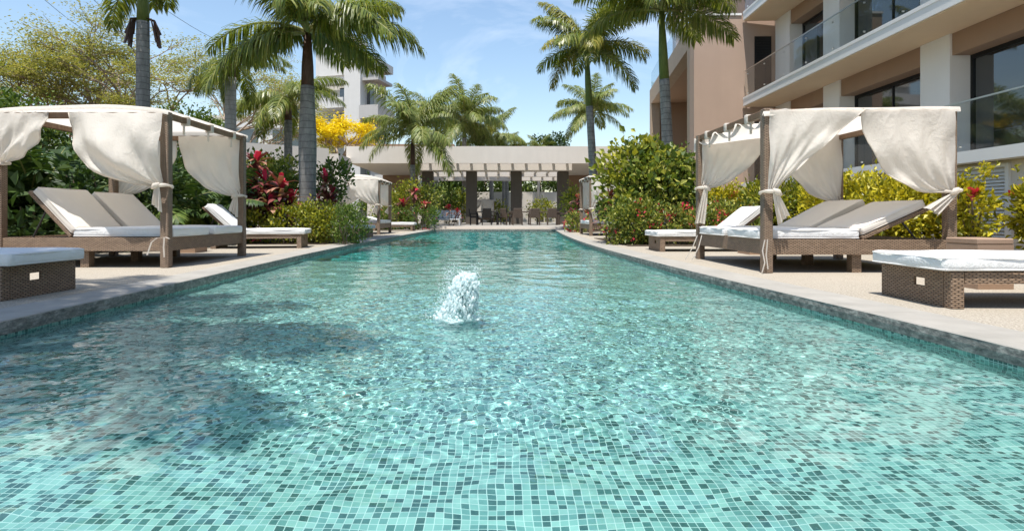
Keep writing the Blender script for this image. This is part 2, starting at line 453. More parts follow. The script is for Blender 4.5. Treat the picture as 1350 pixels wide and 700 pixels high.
def branching(base, spread, height, levels, n0, rr, flat=.5, r0=.16):
    """list of (path, radii), list of twig ends"""
    tubes = []; ends = []
    def grow(p, d, L, r, lv):
        pts = [p]; q = Vector(p); dd = Vector(d)
        for i in range(4):
            dd = (dd+Vector((rr.uniform(-.22, .22), rr.uniform(-.22, .22), rr.uniform(-.1, .14)))).normalized()
            q = q+dd*L/4; pts.append(tuple(q))
        tubes.append((pts, [r*(1-.12*i) for i in range(5)]))
        if lv == 0:
            ends.append((tuple(q), tuple(dd))); ends.append((pts[2], tuple(dd))); return
        for _ in range(3 if lv > 1 else 3):
            a = rr.uniform(0, 2*PI); nd = (dd+Vector((math.cos(a)*.75, math.sin(a)*.75, rr.uniform(-.25, .4)*flat))).normalized()
            nd = Vector((nd.x, nd.y, nd.z*(.55 if lv < 3 else 1))).normalized()
            grow(tuple(q), nd, L*rr.uniform(.6, .82), r*.58, lv-1)
    for i in range(n0):
        a = 2*PI*i/n0+rr.uniform(-.3, .3)
        grow(base, (math.cos(a)*spread, math.sin(a)*spread, 1.), height, r0, levels)
    return tubes, ends

# ------------------------------------------------------------------ world, sun, camera
SUND = Vector((.10, .30, -1.)).normalized()
w = bpy.data.worlds.new('World'); C.world = w; w.use_nodes = True
nt = w.node_tree; bg = nt.nodes['Background']
sk = nt.nodes.new('ShaderNodeTexSky'); sk.sky_type = 'NISHITA'; sk.sun_disc = False
sk.sun_elevation = math.asin(-SUND.z); sk.sun_rotation = math.atan2(-SUND.x, -SUND.y)
sk.altitude = 0; sk.air_density = 1.35; sk.dust_density = .6; sk.ozone_density = 2.2
tc = nt.nodes.new('ShaderNodeTexCoord')
mp = nt.nodes.new('ShaderNodeMapping'); mp.inputs['Scale'].default_value = (1, 1, 3.2); mp.inputs['Location'].default_value = (.4, .2, .35)
cl = nt.nodes.new('ShaderNodeTexNoise'); cl.inputs['Scale'].default_value = 2.1; cl.inputs['Detail'].default_value = 7; cl.inputs['Roughness'].default_value = .58; cl.inputs['Distortion'].default_value = .7
rp = nt.nodes.new('ShaderNodeValToRGB'); rp.color_ramp.elements[0].position = .54; rp.color_ramp.elements[1].position = .86
rp.color_ramp.elements[0].color = (0, 0, 0, 1); rp.color_ramp.elements[1].color = (.42, .42, .42, 1)
mx = nt.nodes.new('ShaderNodeMix'); mx.data_type = 'RGBA'; mx.inputs[7].default_value = (8.6, 8.8, 9.2, 1)
nt.links.new(tc.outputs['Generated'], mp.inputs[0]); nt.links.new(mp.outputs[0], cl.inputs['Vector']); nt.links.new(cl.outputs['Fac'], rp.inputs[0])
nt.links.new(rp.outputs[0], mx.inputs[0]); nt.links.new(sk.outputs[0], mx.inputs[6]); nt.links.new(mx.outputs[2], bg.inputs[0])
bg.inputs[1].default_value = .122
L = bpy.data.lights.new('sun', 'SUN'); L.energy = 4.6; L.angle = R(.5); L.color = (1, .965, .91)
so = bpy.data.objects.new('sun', L); COL.objects.link(so); so.location = (-3, -8, 30)
so.rotation_euler = SUND.to_track_quat('-Z', 'Y').to_euler()
L.cycles.is_caustics_light = True
cam = bpy.data.cameras.new('camera'); co = bpy.data.objects.new('camera', cam); COL.objects.link(co); C.camera = co
co.location = (0, 0, H); co.rotation_euler = (PI/2, 0, 0); cam.sensor_width = 36; cam.lens = F_/1350*36
cam.shift_x = 20/1350; cam.shift_y = -65/1350; cam.clip_end = 2000; cam.clip_start = .02
C.view_settings.view_transform = 'Standard'; C.view_settings.look = 'None'; C.view_settings.gamma = 1; C.view_settings.exposure = 0.68
C.render.engine = 'CYCLES'
cy = C.cycles
cy.use_denoising = True; cy.max_bounces = 12; cy.transmission_bounces = 8; cy.transparent_max_bounces = 16; cy.diffuse_bounces = 4; cy.glossy_bounces = 4
cy.sample_clamp_indirect = 12

# ------------------------------------------------------------------ pool, water, deck, ground
PR = np.array([(-1.6, 2.55), (2.65, 2.49), (3.8, 2.42), (5.5, 2.25), (8, 2.13), (11, 2.04), (15, 2.1), (20, 2.32), (26.2, 2.72)])
PL = np.array([(-1.6, -2.95), (3.3, -2.92), (4.5, -2.95), (7.4, -3.1), (10.3, -3.2), (14, -3.2), (20, -3.05), (26.2, -2.85)])
yy = np.linspace(-1.6, 26.2, 120)
def smooth(a):
    b = np.pad(a, 8, mode='reflect', reflect_type='odd'); return np.convolve(b, np.ones(17)/17, 'valid')
XR = smooth(np.interp(yy, PR[:, 0], PR[:, 1])); XL = smooth(np.interp(yy, PL[:, 0], PL[:, 1]))
xr = lambda y: np.interp(y, yy, XR)
xl = lambda y: np.interp(y, yy, XL)
Y0, Y1 = -1.6, 26.2

def tile_mat(name, cols, size=.0248, grout=(.44, .60, .57)):
    k = NT(name); uv = k.co('UV'); sp = k.n('ShaderNodeSeparateXYZ'); k.l(uv, sp.inputs[0])
    u = k.math('MULTIPLY', sp.outputs[0], 1/size); v = k.math('MULTIPLY', sp.outputs[1], 1/size)
    cb = k.n('ShaderNodeCombineXYZ'); k.l(k.math('FLOOR', u), cb.inputs[0]); k.l(k.math('FLOOR', v), cb.inputs[1])
    wn = k.n('ShaderNodeTexWhiteNoise', noise_dimensions='2D'); k.l(cb.outputs[0], wn.inputs['Vector'])
    c = k.ramp(wn.outputs['Value'], cols, 'CONSTANT')
    c = k.mix(k.math('MULTIPLY', k.noise(uv, 70, 3), .35), c, tuple(x*.6 for x in cols[-1][1]))
    g = k.math('MAXIMUM', k.math('GREATER_THAN', k.math('ABSOLUTE', k.math('SUBTRACT', k.math('FRACT', u), .5)), .448),
               k.math('GREATER_THAN', k.math('ABSOLUTE', k.math('SUBTRACT', k.math('FRACT', v), .5)), .448))
    return k.fin(k.mix(g, c, grout), .35, .4)
SHALLOW = [(0, (.014, .075, .075)), (.18, (.045, .15, .145)), (.33, (.12, .29, .275)), (.52, (.20, .41, .38)), (.74, (.27, .49, .45)), (1, (.33, .56, .51))]
DEEP = [(0, (.02, .16, .165)), (.2, (.035, .29, .29)), (.5, (.05, .39, .385)), (.8, (.065, .46, .45)), (1, (.075, .49, .48))]
M['tile'] = tile_mat('aqua_mosaic', SHALLOW)
M['tile_deep'] = tile_mat('depth_tint_mosaic', DEEP, grout=(.08, .38, .36))  # same mosaic; light absorbed by deep water is put into the tile colour

def strip(f0, f1, ys, z0, z1):
    P = np.array([[(f0(y), y, z0), (f1(y), y, z1)] for y in ys]); return P
ZS, ZD = -.36, -1.15
fl_ = MB(); ysn = np.linspace(Y0, 9.2, 60); fl_.grid(strip(xl, xr, ysn, ZS, ZS))
ysm = np.linspace(9.2, 12.2, 12); fl_.grid(strip(lambda y: -1.05, xr, ysm, ZS, ZS))
f1 = struct('pool_shelf', fl_, M['tile'])
dp = MB().grid(strip(lambda y: xl(y), lambda y: xr(y), np.linspace(9.2, Y1, 60), ZD, ZD))
dp.add([(xl(9.2), 9.2, ZS), (-1.05, 9.2, ZS), (-1.05, 9.2, ZD), (xl(9.2), 9.2, ZD)], [(0, 1, 2, 3)])
dp.add([(-1.05, 9.2, ZS), (-1.05, 12.2, ZS), (-1.05, 12.2, ZD), (-1.05, 9.2, ZD)], [(0, 1, 2, 3)])
dp.add([(-1.05, 12.2, ZS), (xr(12.2), 12.2, ZS), (xr(12.2), 12.2, ZD), (-1.05, 12.2, ZD)], [(0, 1, 2, 3)])
f2 = struct('pool_floor', dp, M['tile_deep'])
wl = MB()
for fx in (xl, xr):
    wl.grid(np.array([[(fx(y), y, -.055), (fx(y), y, ZD)] for y in yy]))
wl.add([(XL[0], Y0, -.055), (XR[0], Y0, -.055), (XR[0], Y0, ZD), (XL[0], Y0, ZD)], [(0, 1, 2, 3)])
wl.add([(XL[-1], Y1, -.055), (XR[-1], Y1, -.055), (XR[-1], Y1, ZD), (XL[-1], Y1, ZD)], [(0, 1, 2, 3)])
f3 = struct('pool_wall', wl, M['tile'])
for o in (f1, f2, f3): o.cycles.is_caustics_receiver = True

# water surface: real ripples, strongest round the bubbler
BX, BY = -.24, 3.95
def waves(X, Y):
    g = np.random.default_rng(3)
    r = np.hypot(X-BX, Y-BY); Z = np.zeros_like(X)
    calm = np.clip((Y-.9)/1.6, .85, 1)
    far = np.clip(1+(Y-8)/12, 1, 2.0)
    for i in range(30):
        lam = .11*2.3**g.uniform(0, 2.3); a = g.uniform(0, 2*PI); kk = 2*PI/lam
        Z += .0017*lam*np.sin(kk*(X*np.cos(a)+Y*np.sin(a))+g.uniform(0, 6.28))*calm*far
    near = np.exp(-(np.maximum(r-1.0, 0)/1.1)**2)*np.clip((Y-1.35)/.8, 0, 1)
    near2 = np.maximum(near, 0.11*np.clip((Y-3)/1.5, 0, 1)*np.clip(1.2-(Y-8)/14, .2, 1))
    for i in range(70):
        lam = .028*2.4**g.uniform(0, 1.35); a = g.uniform(0, 2*PI); kk = 2*PI/lam
        Z += .0031*lam*np.sin(kk*(X*np.cos(a)+Y*np.sin(a))+g.uniform(0, 6.28))*near2
    Z += .0022*np.sin(2*PI*r/.15+.8*np.sin(3*np.arctan2(Y-BY, X-BX)))*np.exp(-((r-.2)/1.4)**2)
    return Z
ys = [Y0]
while ys[-1] < Y1: ys.append(ys[-1]+(.03 if ys[-1] < .9 else max(.008, .003*ys[-1])))
ys[-1] = Y1; ys = np.array(ys); tt = np.linspace(0, 1, 640)
GY = np.repeat(ys[:, None], 640, 1); GX = xl(ys)[:, None]*(1-tt)+xr(ys)[:, None]*tt
GZ = -.096+waves(GX, GY)
k = NT('pool_water'); b = k.b
b.inputs['Transmission Weight'].default_value = 1; b.inputs['IOR'].default_value = 1.33
k.fin((.83, .985, .955), .0)
wat = MB().grid(np.stack([GX, GY, GZ], -1))
nV = len(wat.V[0])
Fq = np.array(wat.F, np.int32)
me = bpy.data.meshes.new('water'); me.vertices.add(nV); me.vertices.foreach_set('co', wat.V[0].ravel())
me.loops.add(Fq.size); me.loops.foreach_set('vertex_index', Fq.ravel())
me.polygons.add(len(Fq)); me.polygons.foreach_set('loop_start', np.arange(0, Fq.size, 4, dtype=np.int32)); me.update(calc_edges=True)
me.polygons.foreach_set('use_smooth', np.ones(len(Fq), bool)); me.materials.append(k.m)
wo = bpy.data.objects.new('water', me); COL.objects.link(wo); tag(wo, kind='structure')
wo.cycles.is_caustics_caster = True

# deck of exposed aggregate, smoother coping band along the water
k = NT('aggregate_deck'); v = k.co()
sp = k.noise(v, 75, 3, .75); big = k.noise(v, .8, 4); mid = k.noise(v, 9, 4)
c = k.ramp(sp, [(.38, (.09, .08, .06)), (.5, (.275, .245, .195)), (.62, (.44, .40, .33))])
c = k.mix(k.math('MULTIPLY', big, .5), c, (.38, .32, .25)); c = k.mix(k.math('MULTIPLY', mid, .25), c, (.52, .45, .37))
st = k.ramp(k.noise(v, 1.1, 6, .7), [(.5, (0, 0, 0)), (.72, (1, 1, 1))]); c = k.mix(k.math('MULTIPLY', st, .35), c, (.30, .26, .2))
k.bump(sp, .3, .004); M['deck'] = k.fin(c, .8, .25)
k = NT('smooth_coping'); v = k.co()
n = k.noise(v, 3, 6, .65); sp = k.noise(v, 120, 2)
c = k.ramp(n, [(.3, (.25, .235, .205)), (.7, (.36, .335, .295))]); c = k.mix(k.math('MULTIPLY', sp, .3), c, (.28, .26, .23))
sy = k.n('ShaderNodeSeparateXYZ'); k.l(v, sy.inputs[0])
jt = k.math('LESS_THAN', k.math('FRACT', k.math('MULTIPLY', sy.outputs[1], 1/1.2)), .005)
c = k.mix(k.math('MULTIPLY', jt, .6), c, (.12, .11, .10))
st = k.ramp(k.noise(v, 1.7, 5, .7), [(.52, (0, 0, 0)), (.7, (1, 1, 1))]); c = k.mix(k.math('MULTIPLY', st, .35), c, (.27, .25, .22))
k.bump(sp, .2, .003); M['coping'] = k.fin(c, .7, .3)
k = NT('wet_stone_edge'); v = k.co()
n = k.noise(v, 26, 6, .75, (1, .5, 1))
c = k.ramp(n, [(.32, (.05, .05, .047)), (.5, (.18, .17, .155)), (.68, (.40, .375, .335))])
k.bump(n, .7, .012); M['edge_stone'] = k.fin(c, .45, .5)
CW = .36
dk = MB()
dk.grid(strip(lambda y: -15., lambda y: xl(y)-CW, yy, 0, 0)); dk.grid(strip(lambda y: xr(y)+CW, lambda y: 15., yy, 0, 0))
dk.add([(-15, Y0-12, 0), (15, Y0-12, 0), (15, Y0, 0), (-15, Y0, 0)], [(0, 1, 2, 3)])
dk.add([(-15, Y1, 0), (15, Y1, 0), (15, 50, 0), (-15, 50, 0)], [(0, 1, 2, 3)])
struct('pool_deck', dk, M['deck'])
cp = MB(); ed = MB()
for fx, sg in ((xl, -1), (xr, 1)):
    cp.grid(np.array([[(fx(y)+sg*(CW+.002), y, .004), (fx(y)-sg*.012, y, .004), (fx(y)-sg*.02, y, -.003)] for y in yy]))
    jj = [rng.normal()*.002 for y in yy]
    ed.grid(np.array([[(fx(y)-sg*(.02+j), y, -.003), (fx(y)-sg*(.022+j), y, -.04), (fx(y)-sg*(.018+j), y, -.082), (fx(y)+sg*.01, y, -.084)] for y, j in zip(yy, jj)]))
cp.add([(XL[-1]-CW, Y1+CW, .0045), (XR[-1]+CW, Y1+CW, .0045), (XR[-1]+CW, Y1-.02, .0045), (XL[-1]-CW, Y1-.02, .0045)], [(0, 1, 2, 3)])
ed.add([(XL[-1], Y1-.02, .004), (XR[-1], Y1-.02, .004), (XR[-1], Y1-.02, -.082), (XL[-1], Y1-.02, -.082)], [(0, 1, 2, 3)])
struct('pool_coping', cp, M['coping']); struct('pool_edge', ed, M['edge_stone'])
k = NT('garden_soil'); v = k.co()
M['soil'] = k.fin(k.ramp(k.noise(v, 8, 6, .7), [(.3, (.035, .025, .018)), (.7, (.11, .085, .06))]), .9, .1)
gd = MB()
for x0, x1, y0, y1 in ((-400, -15, -60, 500), (15, 400, -60, 500), (-15, 15, -60, Y0-12), (-15, 15, 50, 500)):
    gd.add([(x0, y0, -.03), (x1, y0, -.03), (x1, y1, -.03), (x0, y1, -.03)], [(0, 1, 2, 3)])
struct('ground', gd, M['soil'])
beds = MB()
for x0, x1, y0, y1 in ((-14.9, -6.7, 1, 12), (-14.9, -5.9, 12, 27), (-5.9, -3.75, 12.2, 15.8), (-14.9, -4.6, 24.5, 27.3), (6.4, 8.6, 2, 21), (2.7, 6.4, 11.5, 15.6), (3.6, 7.4, 22, 27.2)):
    beds.box(x0, x1, y0, y1, -.2, .015)
struct('planting_bed', beds, M['soil'])

# ------------------------------------------------------------------ bubbler in the pool
k = NT('white_water'); n = k.noise(k.co(), 45, 4, .7)
k.bump(n, .4, .02); k.fin((.90, .965, .965), .12, .6)
tr = k.n('ShaderNodeBsdfTranslucent'); tr.inputs[0].default_value = (.92, .99, .99, 1); m2 = k.n('ShaderNodeMixShader'); m2.inputs[0].default_value = .55
k.l(k.b.outputs[0], m2.inputs[1]); k.l(tr.outputs[0], m2.inputs[2])
tp = k.n('ShaderNodeBsdfTransparent'); tp.inputs[0].default_value = (.95, 1, 1, 1); m3 = k.n('ShaderNodeMixShader')
k.l(k.ramp(n, [(.42, (.06, .06, .06)), (.64, (.6, .6, .6))]), m3.inputs[0]); k.l(m2.outputs[0], m3.inputs[1]); k.l(tp.outputs[0], m3.inputs[2]); k.l(m3.outputs[0], k.out.inputs[0])
M['foam'] = k.m
fo = thing('water_bubbler', 'white plume of bubbling water rising from the middle of the pool', 'fountain', (BX, BY, -.096))
pl = MB(); r2 = random.Random(9)
def blob(mb, p, r, st, rr):
    bm = bmesh.new(); bmesh.ops.create_icosphere(bm, subdivisions=1 if r < .009 else 2, radius=1)
    a, b, c = rr.uniform(0, 6), rr.uniform(0, 6), rr.uniform(0, 6)
    q = Matrix.Rotation(rr.uniform(-.5, .5), 3, 'X') @ Matrix.Rotation(rr.uniform(-.5, .5), 3, 'Y')
    for v in bm.verts:
        x, y, z = v.co; f = 1+.3*math.sin(3*x+a)*math.sin(4*y+b)+.22*math.sin(7*z+c)*math.sin(5*x+b)
        v.co = q @ Vector((x*f*r, y*f*r, z*f*r*st))
    bm.verts.index_update()
    mb.add([(v.co.x+p[0], v.co.y+p[1], v.co.z+p[2]) for v in bm.verts], [[v.index for v in f.verts] for f in bm.faces]); bm.free()
for i in range(1500):
    f = r2.random()**.85; a = r2.uniform(0, 2*PI); rad = (.085+.028*math.sin(PI*min(1, f*.8+.15))-.03*max(0, f-.85)*5)*math.sqrt(r2.random())+.11*(1-f)**5*r2.random()
    blob(pl, (.045*f-.02-.09*(1-f)**3*r2.random()+math.cos(a)*rad, math.sin(a)*rad, -.01+.32*f*(1-.25*(rad/.14)**2)), r2.uniform(.0035, .0115), r2.uniform(1., 3.), r2)
po = pl.build('plume', M['foam'], fo, True); tag(po, kind='stuff')
dr = MB(); r2 = random.Random(4)
def drop(mb, p, r):
    V = [(p[0]+r*x, p[1]+r*y, p[2]+r*z*1.3) for x, y, z in ((1, 0, 0), (-1, 0, 0), (0, 1, 0), (0, -1, 0), (0, 0, 1), (0, 0, -1))]
    mb.add(V, [(0, 2, 4), (2, 1, 4), (1, 3, 4), (3, 0, 4), (2, 0, 5), (1, 2, 5), (3, 1, 5), (0, 3, 5)])
for i in range(1900):
    f = r2.random(); a = r2.uniform(0, 2*PI); rad = .085+abs(r2.gauss(0, .035))+(.10*(1-f)**4)*r2.random()*1.6
    drop(dr, (.03*f-.03+math.cos(a)*rad-.05*(1-f)**2*r2.random(), math.sin(a)*rad, .36*f**1.1+r2.uniform(-.01, .03)), r2.uniform(.001, .004))
do = dr.build('droplets', M['foam'], fo, True); tag(do, kind='stuff')
rg = MB(); P = np.zeros((10, 49, 3))
for i in range(10):
    for j in range(49):
        a = 2*PI*j/48; rr_ = .06+.12*(i/9)*(1+.3*math.sin(3*a+1)+.22*math.sin(7*a)+.12*math.sin(13*a))
        P[i, j] = (math.cos(a)*rr_-.03, math.sin(a)*rr_, .022*(1-i/9)**1.5+.008*math.sin(9*a+i*1.7)*(1-i/9)-.004*(i/9))
rg.grid(P).build('foam_ring', M['foam'], fo, True)

# ------------------------------------------------------------------ daybeds, loungers, side tables
def curtain(parent, sx, u0, v0, du, W, ztop, zt, a=2.2, sag=.0, bulge=.10, nv=-1, seed=0, tail=.34, flare=(.10, .18), pleat=.014, top_gap=0., dz=.75, conc=0, fold=0.):
    """cloth hung along a beam from post (u0,v0), swept back and tied to that post at height zt"""
    g = np.random.default_rng(seed); nt_, ns = 30, 36
    P = np.zeros((nt_, ns, 3)); Hh = ztop-zt
    ph = g.uniform(0, 6.28, 6)
    for i in range(nt_):
        t = i/(nt_-1)
        for j in range(ns):
            s = j/(ns-1)
            gather = t**a if not conc else 1-(1-t)**conc
            u = (top_gap+(W-top_gap)*s)*(1-gather)+gather*(.075*s-.01)
            z = ztop-Hh*(1-(1-t)**(1+dz*s)) - sag*s*math.sin(PI*t)
            z -= (1-t)*.018*abs(math.sin(PI*4.5*s+ph[0]))*(t < .3)
            n = bulge*math.sin(PI*min(1, t*1.05))**.9*math.sin(PI*(.08+.88*s))**.8
            n += pleat*math.sin(2*PI*5.5*s+ph[1]+2.2*t)*(.15+t**1.1)*(1 if t < .9 else .6)
            n += .035*math.sin(2*PI*(1.3*s+.9*t)+ph[2])*t*(1-t)*2+.02*math.sin(2*PI*(3.1*s-1.6*t)+ph[3])*t*(1-t)*2.2
            n += .03*s**6*math.sin(2*PI*3*t+ph[4])
            n += fold*math.sin(PI*t)*(abs(math.sin(PI*(2.1*s+1.0*t)+ph[5]))**2.2-.4)
            P[i, j] = (sx*(u0+du*u), v0+nv*(.075+n-.02*gather), z)
    mb = MB().grid(P)
    mb.tube([tuple(p) for p in P[::2, -1]], .007, 6)
    # tail below the tie
    ni, nj = 14, 28; Q = np.zeros((ni, nj, 3))
    for i in range(ni):
        t = i/(ni-1)
        for j in range(nj):
            s = j/(nj-1)-.5
            wv = .055+flare[1]*t**.8*(1-.25*t)
            uu = .03+flare[0]*t+s*wv
            n = .03*(1-t)+.028*t*math.sin(2*PI*3.2*s+ph[5])+.012*math.sin(2*PI*7*s+ph[4])*t
            zz = zt-.01-tail*t*(1-.28*math.cos(PI*s*1.3)*(j % 2 == 0)*.15-.35*(s+.5)*(flare[0] > 0))
            Q[i, j] = (sx*(u0+du*uu), v0+nv*(.075+.035+n), zz)
    mb.grid(Q)
    c = mb.build('curtain', M['canvas'], parent, True)
    # band knotted round the post
    tb = MB(); pts = []
    for q in range(17):
        an = 2*PI*q/16; pts.append((sx*(u0+du*(.015+math.cos(an)*.085)), v0+nv*(.03)+math.sin(an)*.10, zt+.008*math.sin(an*2)))
    tb.tube(pts, [.018+.006*math.sin(q*1.3) for q in range(17)], 7, False)
    kx = u0+du*.045; tb.tube([(sx*(kx-.04*du), v0+nv*.13, zt+.03), (sx*kx, v0+nv*.15, zt), (sx*(kx+.05*du), v0+nv*.135, zt-.035)], [.012, .036, .014], 8)
    tb.build('tie', M['canvas'], c, True)
    return c

def ribbon(parent, pts, wdt=.016):
    mb = MB(); pts = np.array(pts, float)
    a = pts.copy(); b = pts.copy(); a[:, 0] -= wdt/2; b[:, 0] += wdt/2; b[:, 1] += .006
    mb.grid(np.stack([a, b], 1)); mb.build('ribbon', M['canvas'], parent, True)

def cushion(parent, name, x0, x1, y0, y1, z0, z1, mat, Mx=None, r=.035):
    bm = bmesh.new(); bmesh.ops.create_cube(bm, size=1)
    for v in bm.verts: v.co = Vector(((x0+x1)/2+v.co.x*(x1-x0), (y0+y1)/2+v.co.y*(y1-y0), (z0+z1)/2+v.co.z*(z1-z0)))
    bmesh.ops.bevel(bm, geom=bm.edges[:], offset=r, segments=3, affect='EDGES', profile=.6)
    bmesh.ops.subdivide_edges(bm, edges=[e for e in bm.edges if e.calc_length() > .25], cuts=7, use_grid_fill=True)
    cx, cy_ = (x0+x1)/2, (y0+y1)/2
    for v in bm.verts:
        fx = abs(v.co.x-cx)/((x1-x0)/2); fy = abs(v.co.y-cy_)/((y1-y0)/2)
        crown = (1-fx**2.5)*(1-fy**2.5)
        if v.co.z > (z0+z1)/2: v.co.z += .013*crown+.004*math.sin(9*v.co.x+3)*math.sin(11*v.co.y)
        if fy > .9: v.co.y += .006*math.sin(8*v.co.x+1)*(1 if v.co.y > cy_ else -1)
        if fx > .9: v.co.x += .006*math.sin(10*v.co.y+2)
    if Mx is not None: bmesh.ops.transform(bm, matrix=Mx, verts=bm.verts)
    bm.verts.index_update()
    mb = MB().add([v.co[:] for v in bm.verts], [[v.index for v in f.verts] for f in bm.faces]); bm.free()
    o = mb.build(name, mat, parent, True)
    # piping along the long seams
    pb = MB()
    for zz in (z0+.012, z1-.012):
        q = .012
        loop = [(x0+r*.5, y0+.001, zz), (x1-r*.5, y0+.001, zz), (x1-.001, y0+r*.5, zz), (x1-.001, y1-r*.5, zz), (x1-r*.5, y1-.001, zz), (x0+r*.5, y1-.001, zz), (x0+.001, y1-r*.5, zz), (x0+.001, y0+r*.5, zz), (x0+r*.5, y0+.001, zz)]
        if Mx is not None: loop = [tuple(Mx @ Vector(p)) for p in loop]
        pb.tube(loop, .0045, 5, False)
    pb.build('piping', mat, o)
    return o

def daybed(name, label, loc, sx, recl, hump=.12, curtains=(), valance=0., sag=0., ztop=1.82, hinge=1.15, bl=.72, group='canopied daybeds beside the pool', ribbons=(), scallop=False):
    """sx=+1: back side towards +x (right of the pool); u from the pool side, v in depth"""
    t = thing(name, label, 'daybed', loc, 0, group)
    Wd = 2.0; pw = .05
    for u in (0, Wd):
        for v in (0, Wd):
            MB().rbox(sx*u-pw, sx*u+pw, v-pw, v+pw, 0, ztop, .008, 1).build('post', M['wicker_light'], t)
    for v in (0, Wd):
        a, b = sorted((sx*(pw), sx*(Wd-pw)))
        MB().rbox(a, b, v-.03, v+.03, ztop-.075, ztop-.004, .006, 1).build('beam', M['wood'], t)
        MB().box(a, b, v-.028, v+.028, .20, .362).build('bed_rail', M['wicker'], t)
    for u in (0, Wd):
        MB().rbox(sx*u-.03, sx*u+.03, pw, Wd-pw, ztop-.075, ztop-.004, .006, 1).build('beam', M['wood'], t)
        MB().box(sx*u-.028, sx*u+.028, pw, Wd-pw, .20, .362).build('bed_rail', M['wicker'], t)
    a, b = sorted((sx*.03, sx*(Wd-.03)))
    MB().box(a, b, .03, Wd-.03, .315, .352).build('platform', M['wood'], t)
    for u, v in ((1.0, .07), (1.0, Wd-.07), (1.0, 1.0)):
        MB().box(sx*u-.05, sx*u+.05, v-.05, v+.05, 0, .20).build('leg', M['wicker'], t)
    for q, (v0, v1) in enumerate(((.085, .925), (1.075, 1.915))):
        ang = recl[q]
        x0, x1 = sorted((sx*(-.05), sx*(hinge-.02)))
        cushion(t, 'seat_cushion', x0, x1, v0, v1, .364, .474, M['cushion'])
        # back built flat from the hinge, then turned up about it
        Mx = Matrix.Translation((sx*hinge, 0, .372)) @ Matrix.Rotation(-sx*ang, 4, 'Y')
        x0, x1 = sorted((sx*.015, sx*bl))
        cushion(t, 'back_cushion', x0, x1, v0, v1, .028, .12, M['taupe'], Mx)
        bb = MB(); x0, x1 = sorted((0, sx*(bl+.03)))
        bb.rbox(x0, x1, v0+.0, v1-.0, -.022, .022, .006, 1, Mx)
        bo = bb.build('backrest', M['wicker'], t)
        p = Mx @ Vector((sx*bl*.62, v0+.03, -.02)); p2 = Mx @ Vector((sx*bl*.62, v1-.03, -.02))
        for pp in (p, p2):
            MB().tube([pp, (pp.x+sx*.16, pp.y, .36)], .012, 6).build('strut', M['strut'], bo)
    # roof cloth
    n1, n2 = 30, 30; P = np.zeros((n2, n1, 3))
    for i in range(n2):
        vv = i/(n2-1)
        for j in range(n1):
            uu = j/(n1-1)
            u = -.065+uu*(Wd+.13); v = -.065+vv*(Wd+.13)
            z = ztop+.012+hump*(math.sin(PI*uu)**.7)*(math.sin(PI*(.12+.8*vv))**.8)
            z -= sag*math.sin(PI*uu)*math.sin(PI*vv)
            z += .012*math.sin(7*uu+3*vv)*math.sin(PI*uu)*math.sin(5*vv+1)
            if scallop and uu < .8:
                e = (1-uu/.8)**1.3; sc = abs(math.sin(3*PI*vv))
                z -= .05*e+.14*sc*e; u += .05*sc*e
            P[i, j] = (sx*u, v, z)
    rows = [P]
    lap = P[:1].copy(); lap[..., 2] -= .055; lap[..., 1] -= .012
    far = P[-1:].copy(); far[..., 2] = ztop-.06-valance*(.8+.2*np.sin(PI*np.linspace(0, 1, n1)))[None]; far[..., 1] += .015
    rf = MB().grid(np.concatenate([lap, P, far]))
    if not scallop:
        e0 = P[:, 0].copy(); e0[:, 2] -= .02; e0[:, 0] -= sx*.004
    ro = rf.build('canopy_cloth', M['canvas'], t, True)
    for v in (.42, 1.02, 1.68):
        tb = MB(); tb.rbox(-.05, .05, v-.03, v+.03, ztop-.1, ztop+.012, .012, 2); tb.rbox(-.012, .012, v-.05, v-.03, ztop-.22, ztop-.09, .004, 1)
        tb.build('fabric_tab', M['canvas'], t, True)
    for kw in curtains: curtain(t, sx, **kw, ztop=ztop-.005)
    for pts in ribbons: ribbon(t, pts)
    return t

def std_curtains(s0, zt=1.0):
    return [dict(u0=0, v0=0, du=1, W=1.0, zt=zt, a=1.7, seed=s0, bulge=.12), dict(u0=2, v0=0, du=-1, W=.98, zt=zt, a=1.7, seed=s0+1, bulge=.1),
            dict(u0=0, v0=2, du=1, W=.95, zt=zt, a=2., seed=s0+2, nv=1), dict(u0=2, v0=2, du=-1, W=.95, zt=zt, a=2., seed=s0+3, nv=1)]

daybed('canopied_daybed', 'large canopied daybed left of the pool with puffed-up roof cloth and steep taupe backrests', (-3.98, 6.76, 0), -1, (R(47), R(45)), hump=.15, ztop=1.87, hinge=1.22, bl=.72,
       curtains=[dict(u0=0, v0=0, du=1, W=1.10, zt=.98, a=2.3, seed=1, bulge=.20, fold=.085, pleat=.02, tail=.3, flare=(.03, .07)),
                 dict(u0=2, v0=0, du=-1, W=.62, zt=1.25, a=1.6, seed=2, bulge=.05, fold=.03, tail=.05, flare=(0, .02)),
                 dict(u0=0, v0=2, du=1, W=.93, zt=.93, a=1.9, seed=3, nv=-1, bulge=.05, fold=.04, tail=.32, flare=(.06, .1)),
                 dict(u0=2, v0=2, du=-1, W=.95, zt=.95, a=2.0, seed=4, nv=1, bulge=.06)],
       ribbons=[[(-.07, -.075, .36), (.03, -.075, .37), (.08, -.07, .35)], [(-.06, -.085, .365), (-.12, -.1, .31), (-.16, -.12, .16)], [(.02, -.08, .365), (.015, -.085, .25), (.02, -.08, .13)]])
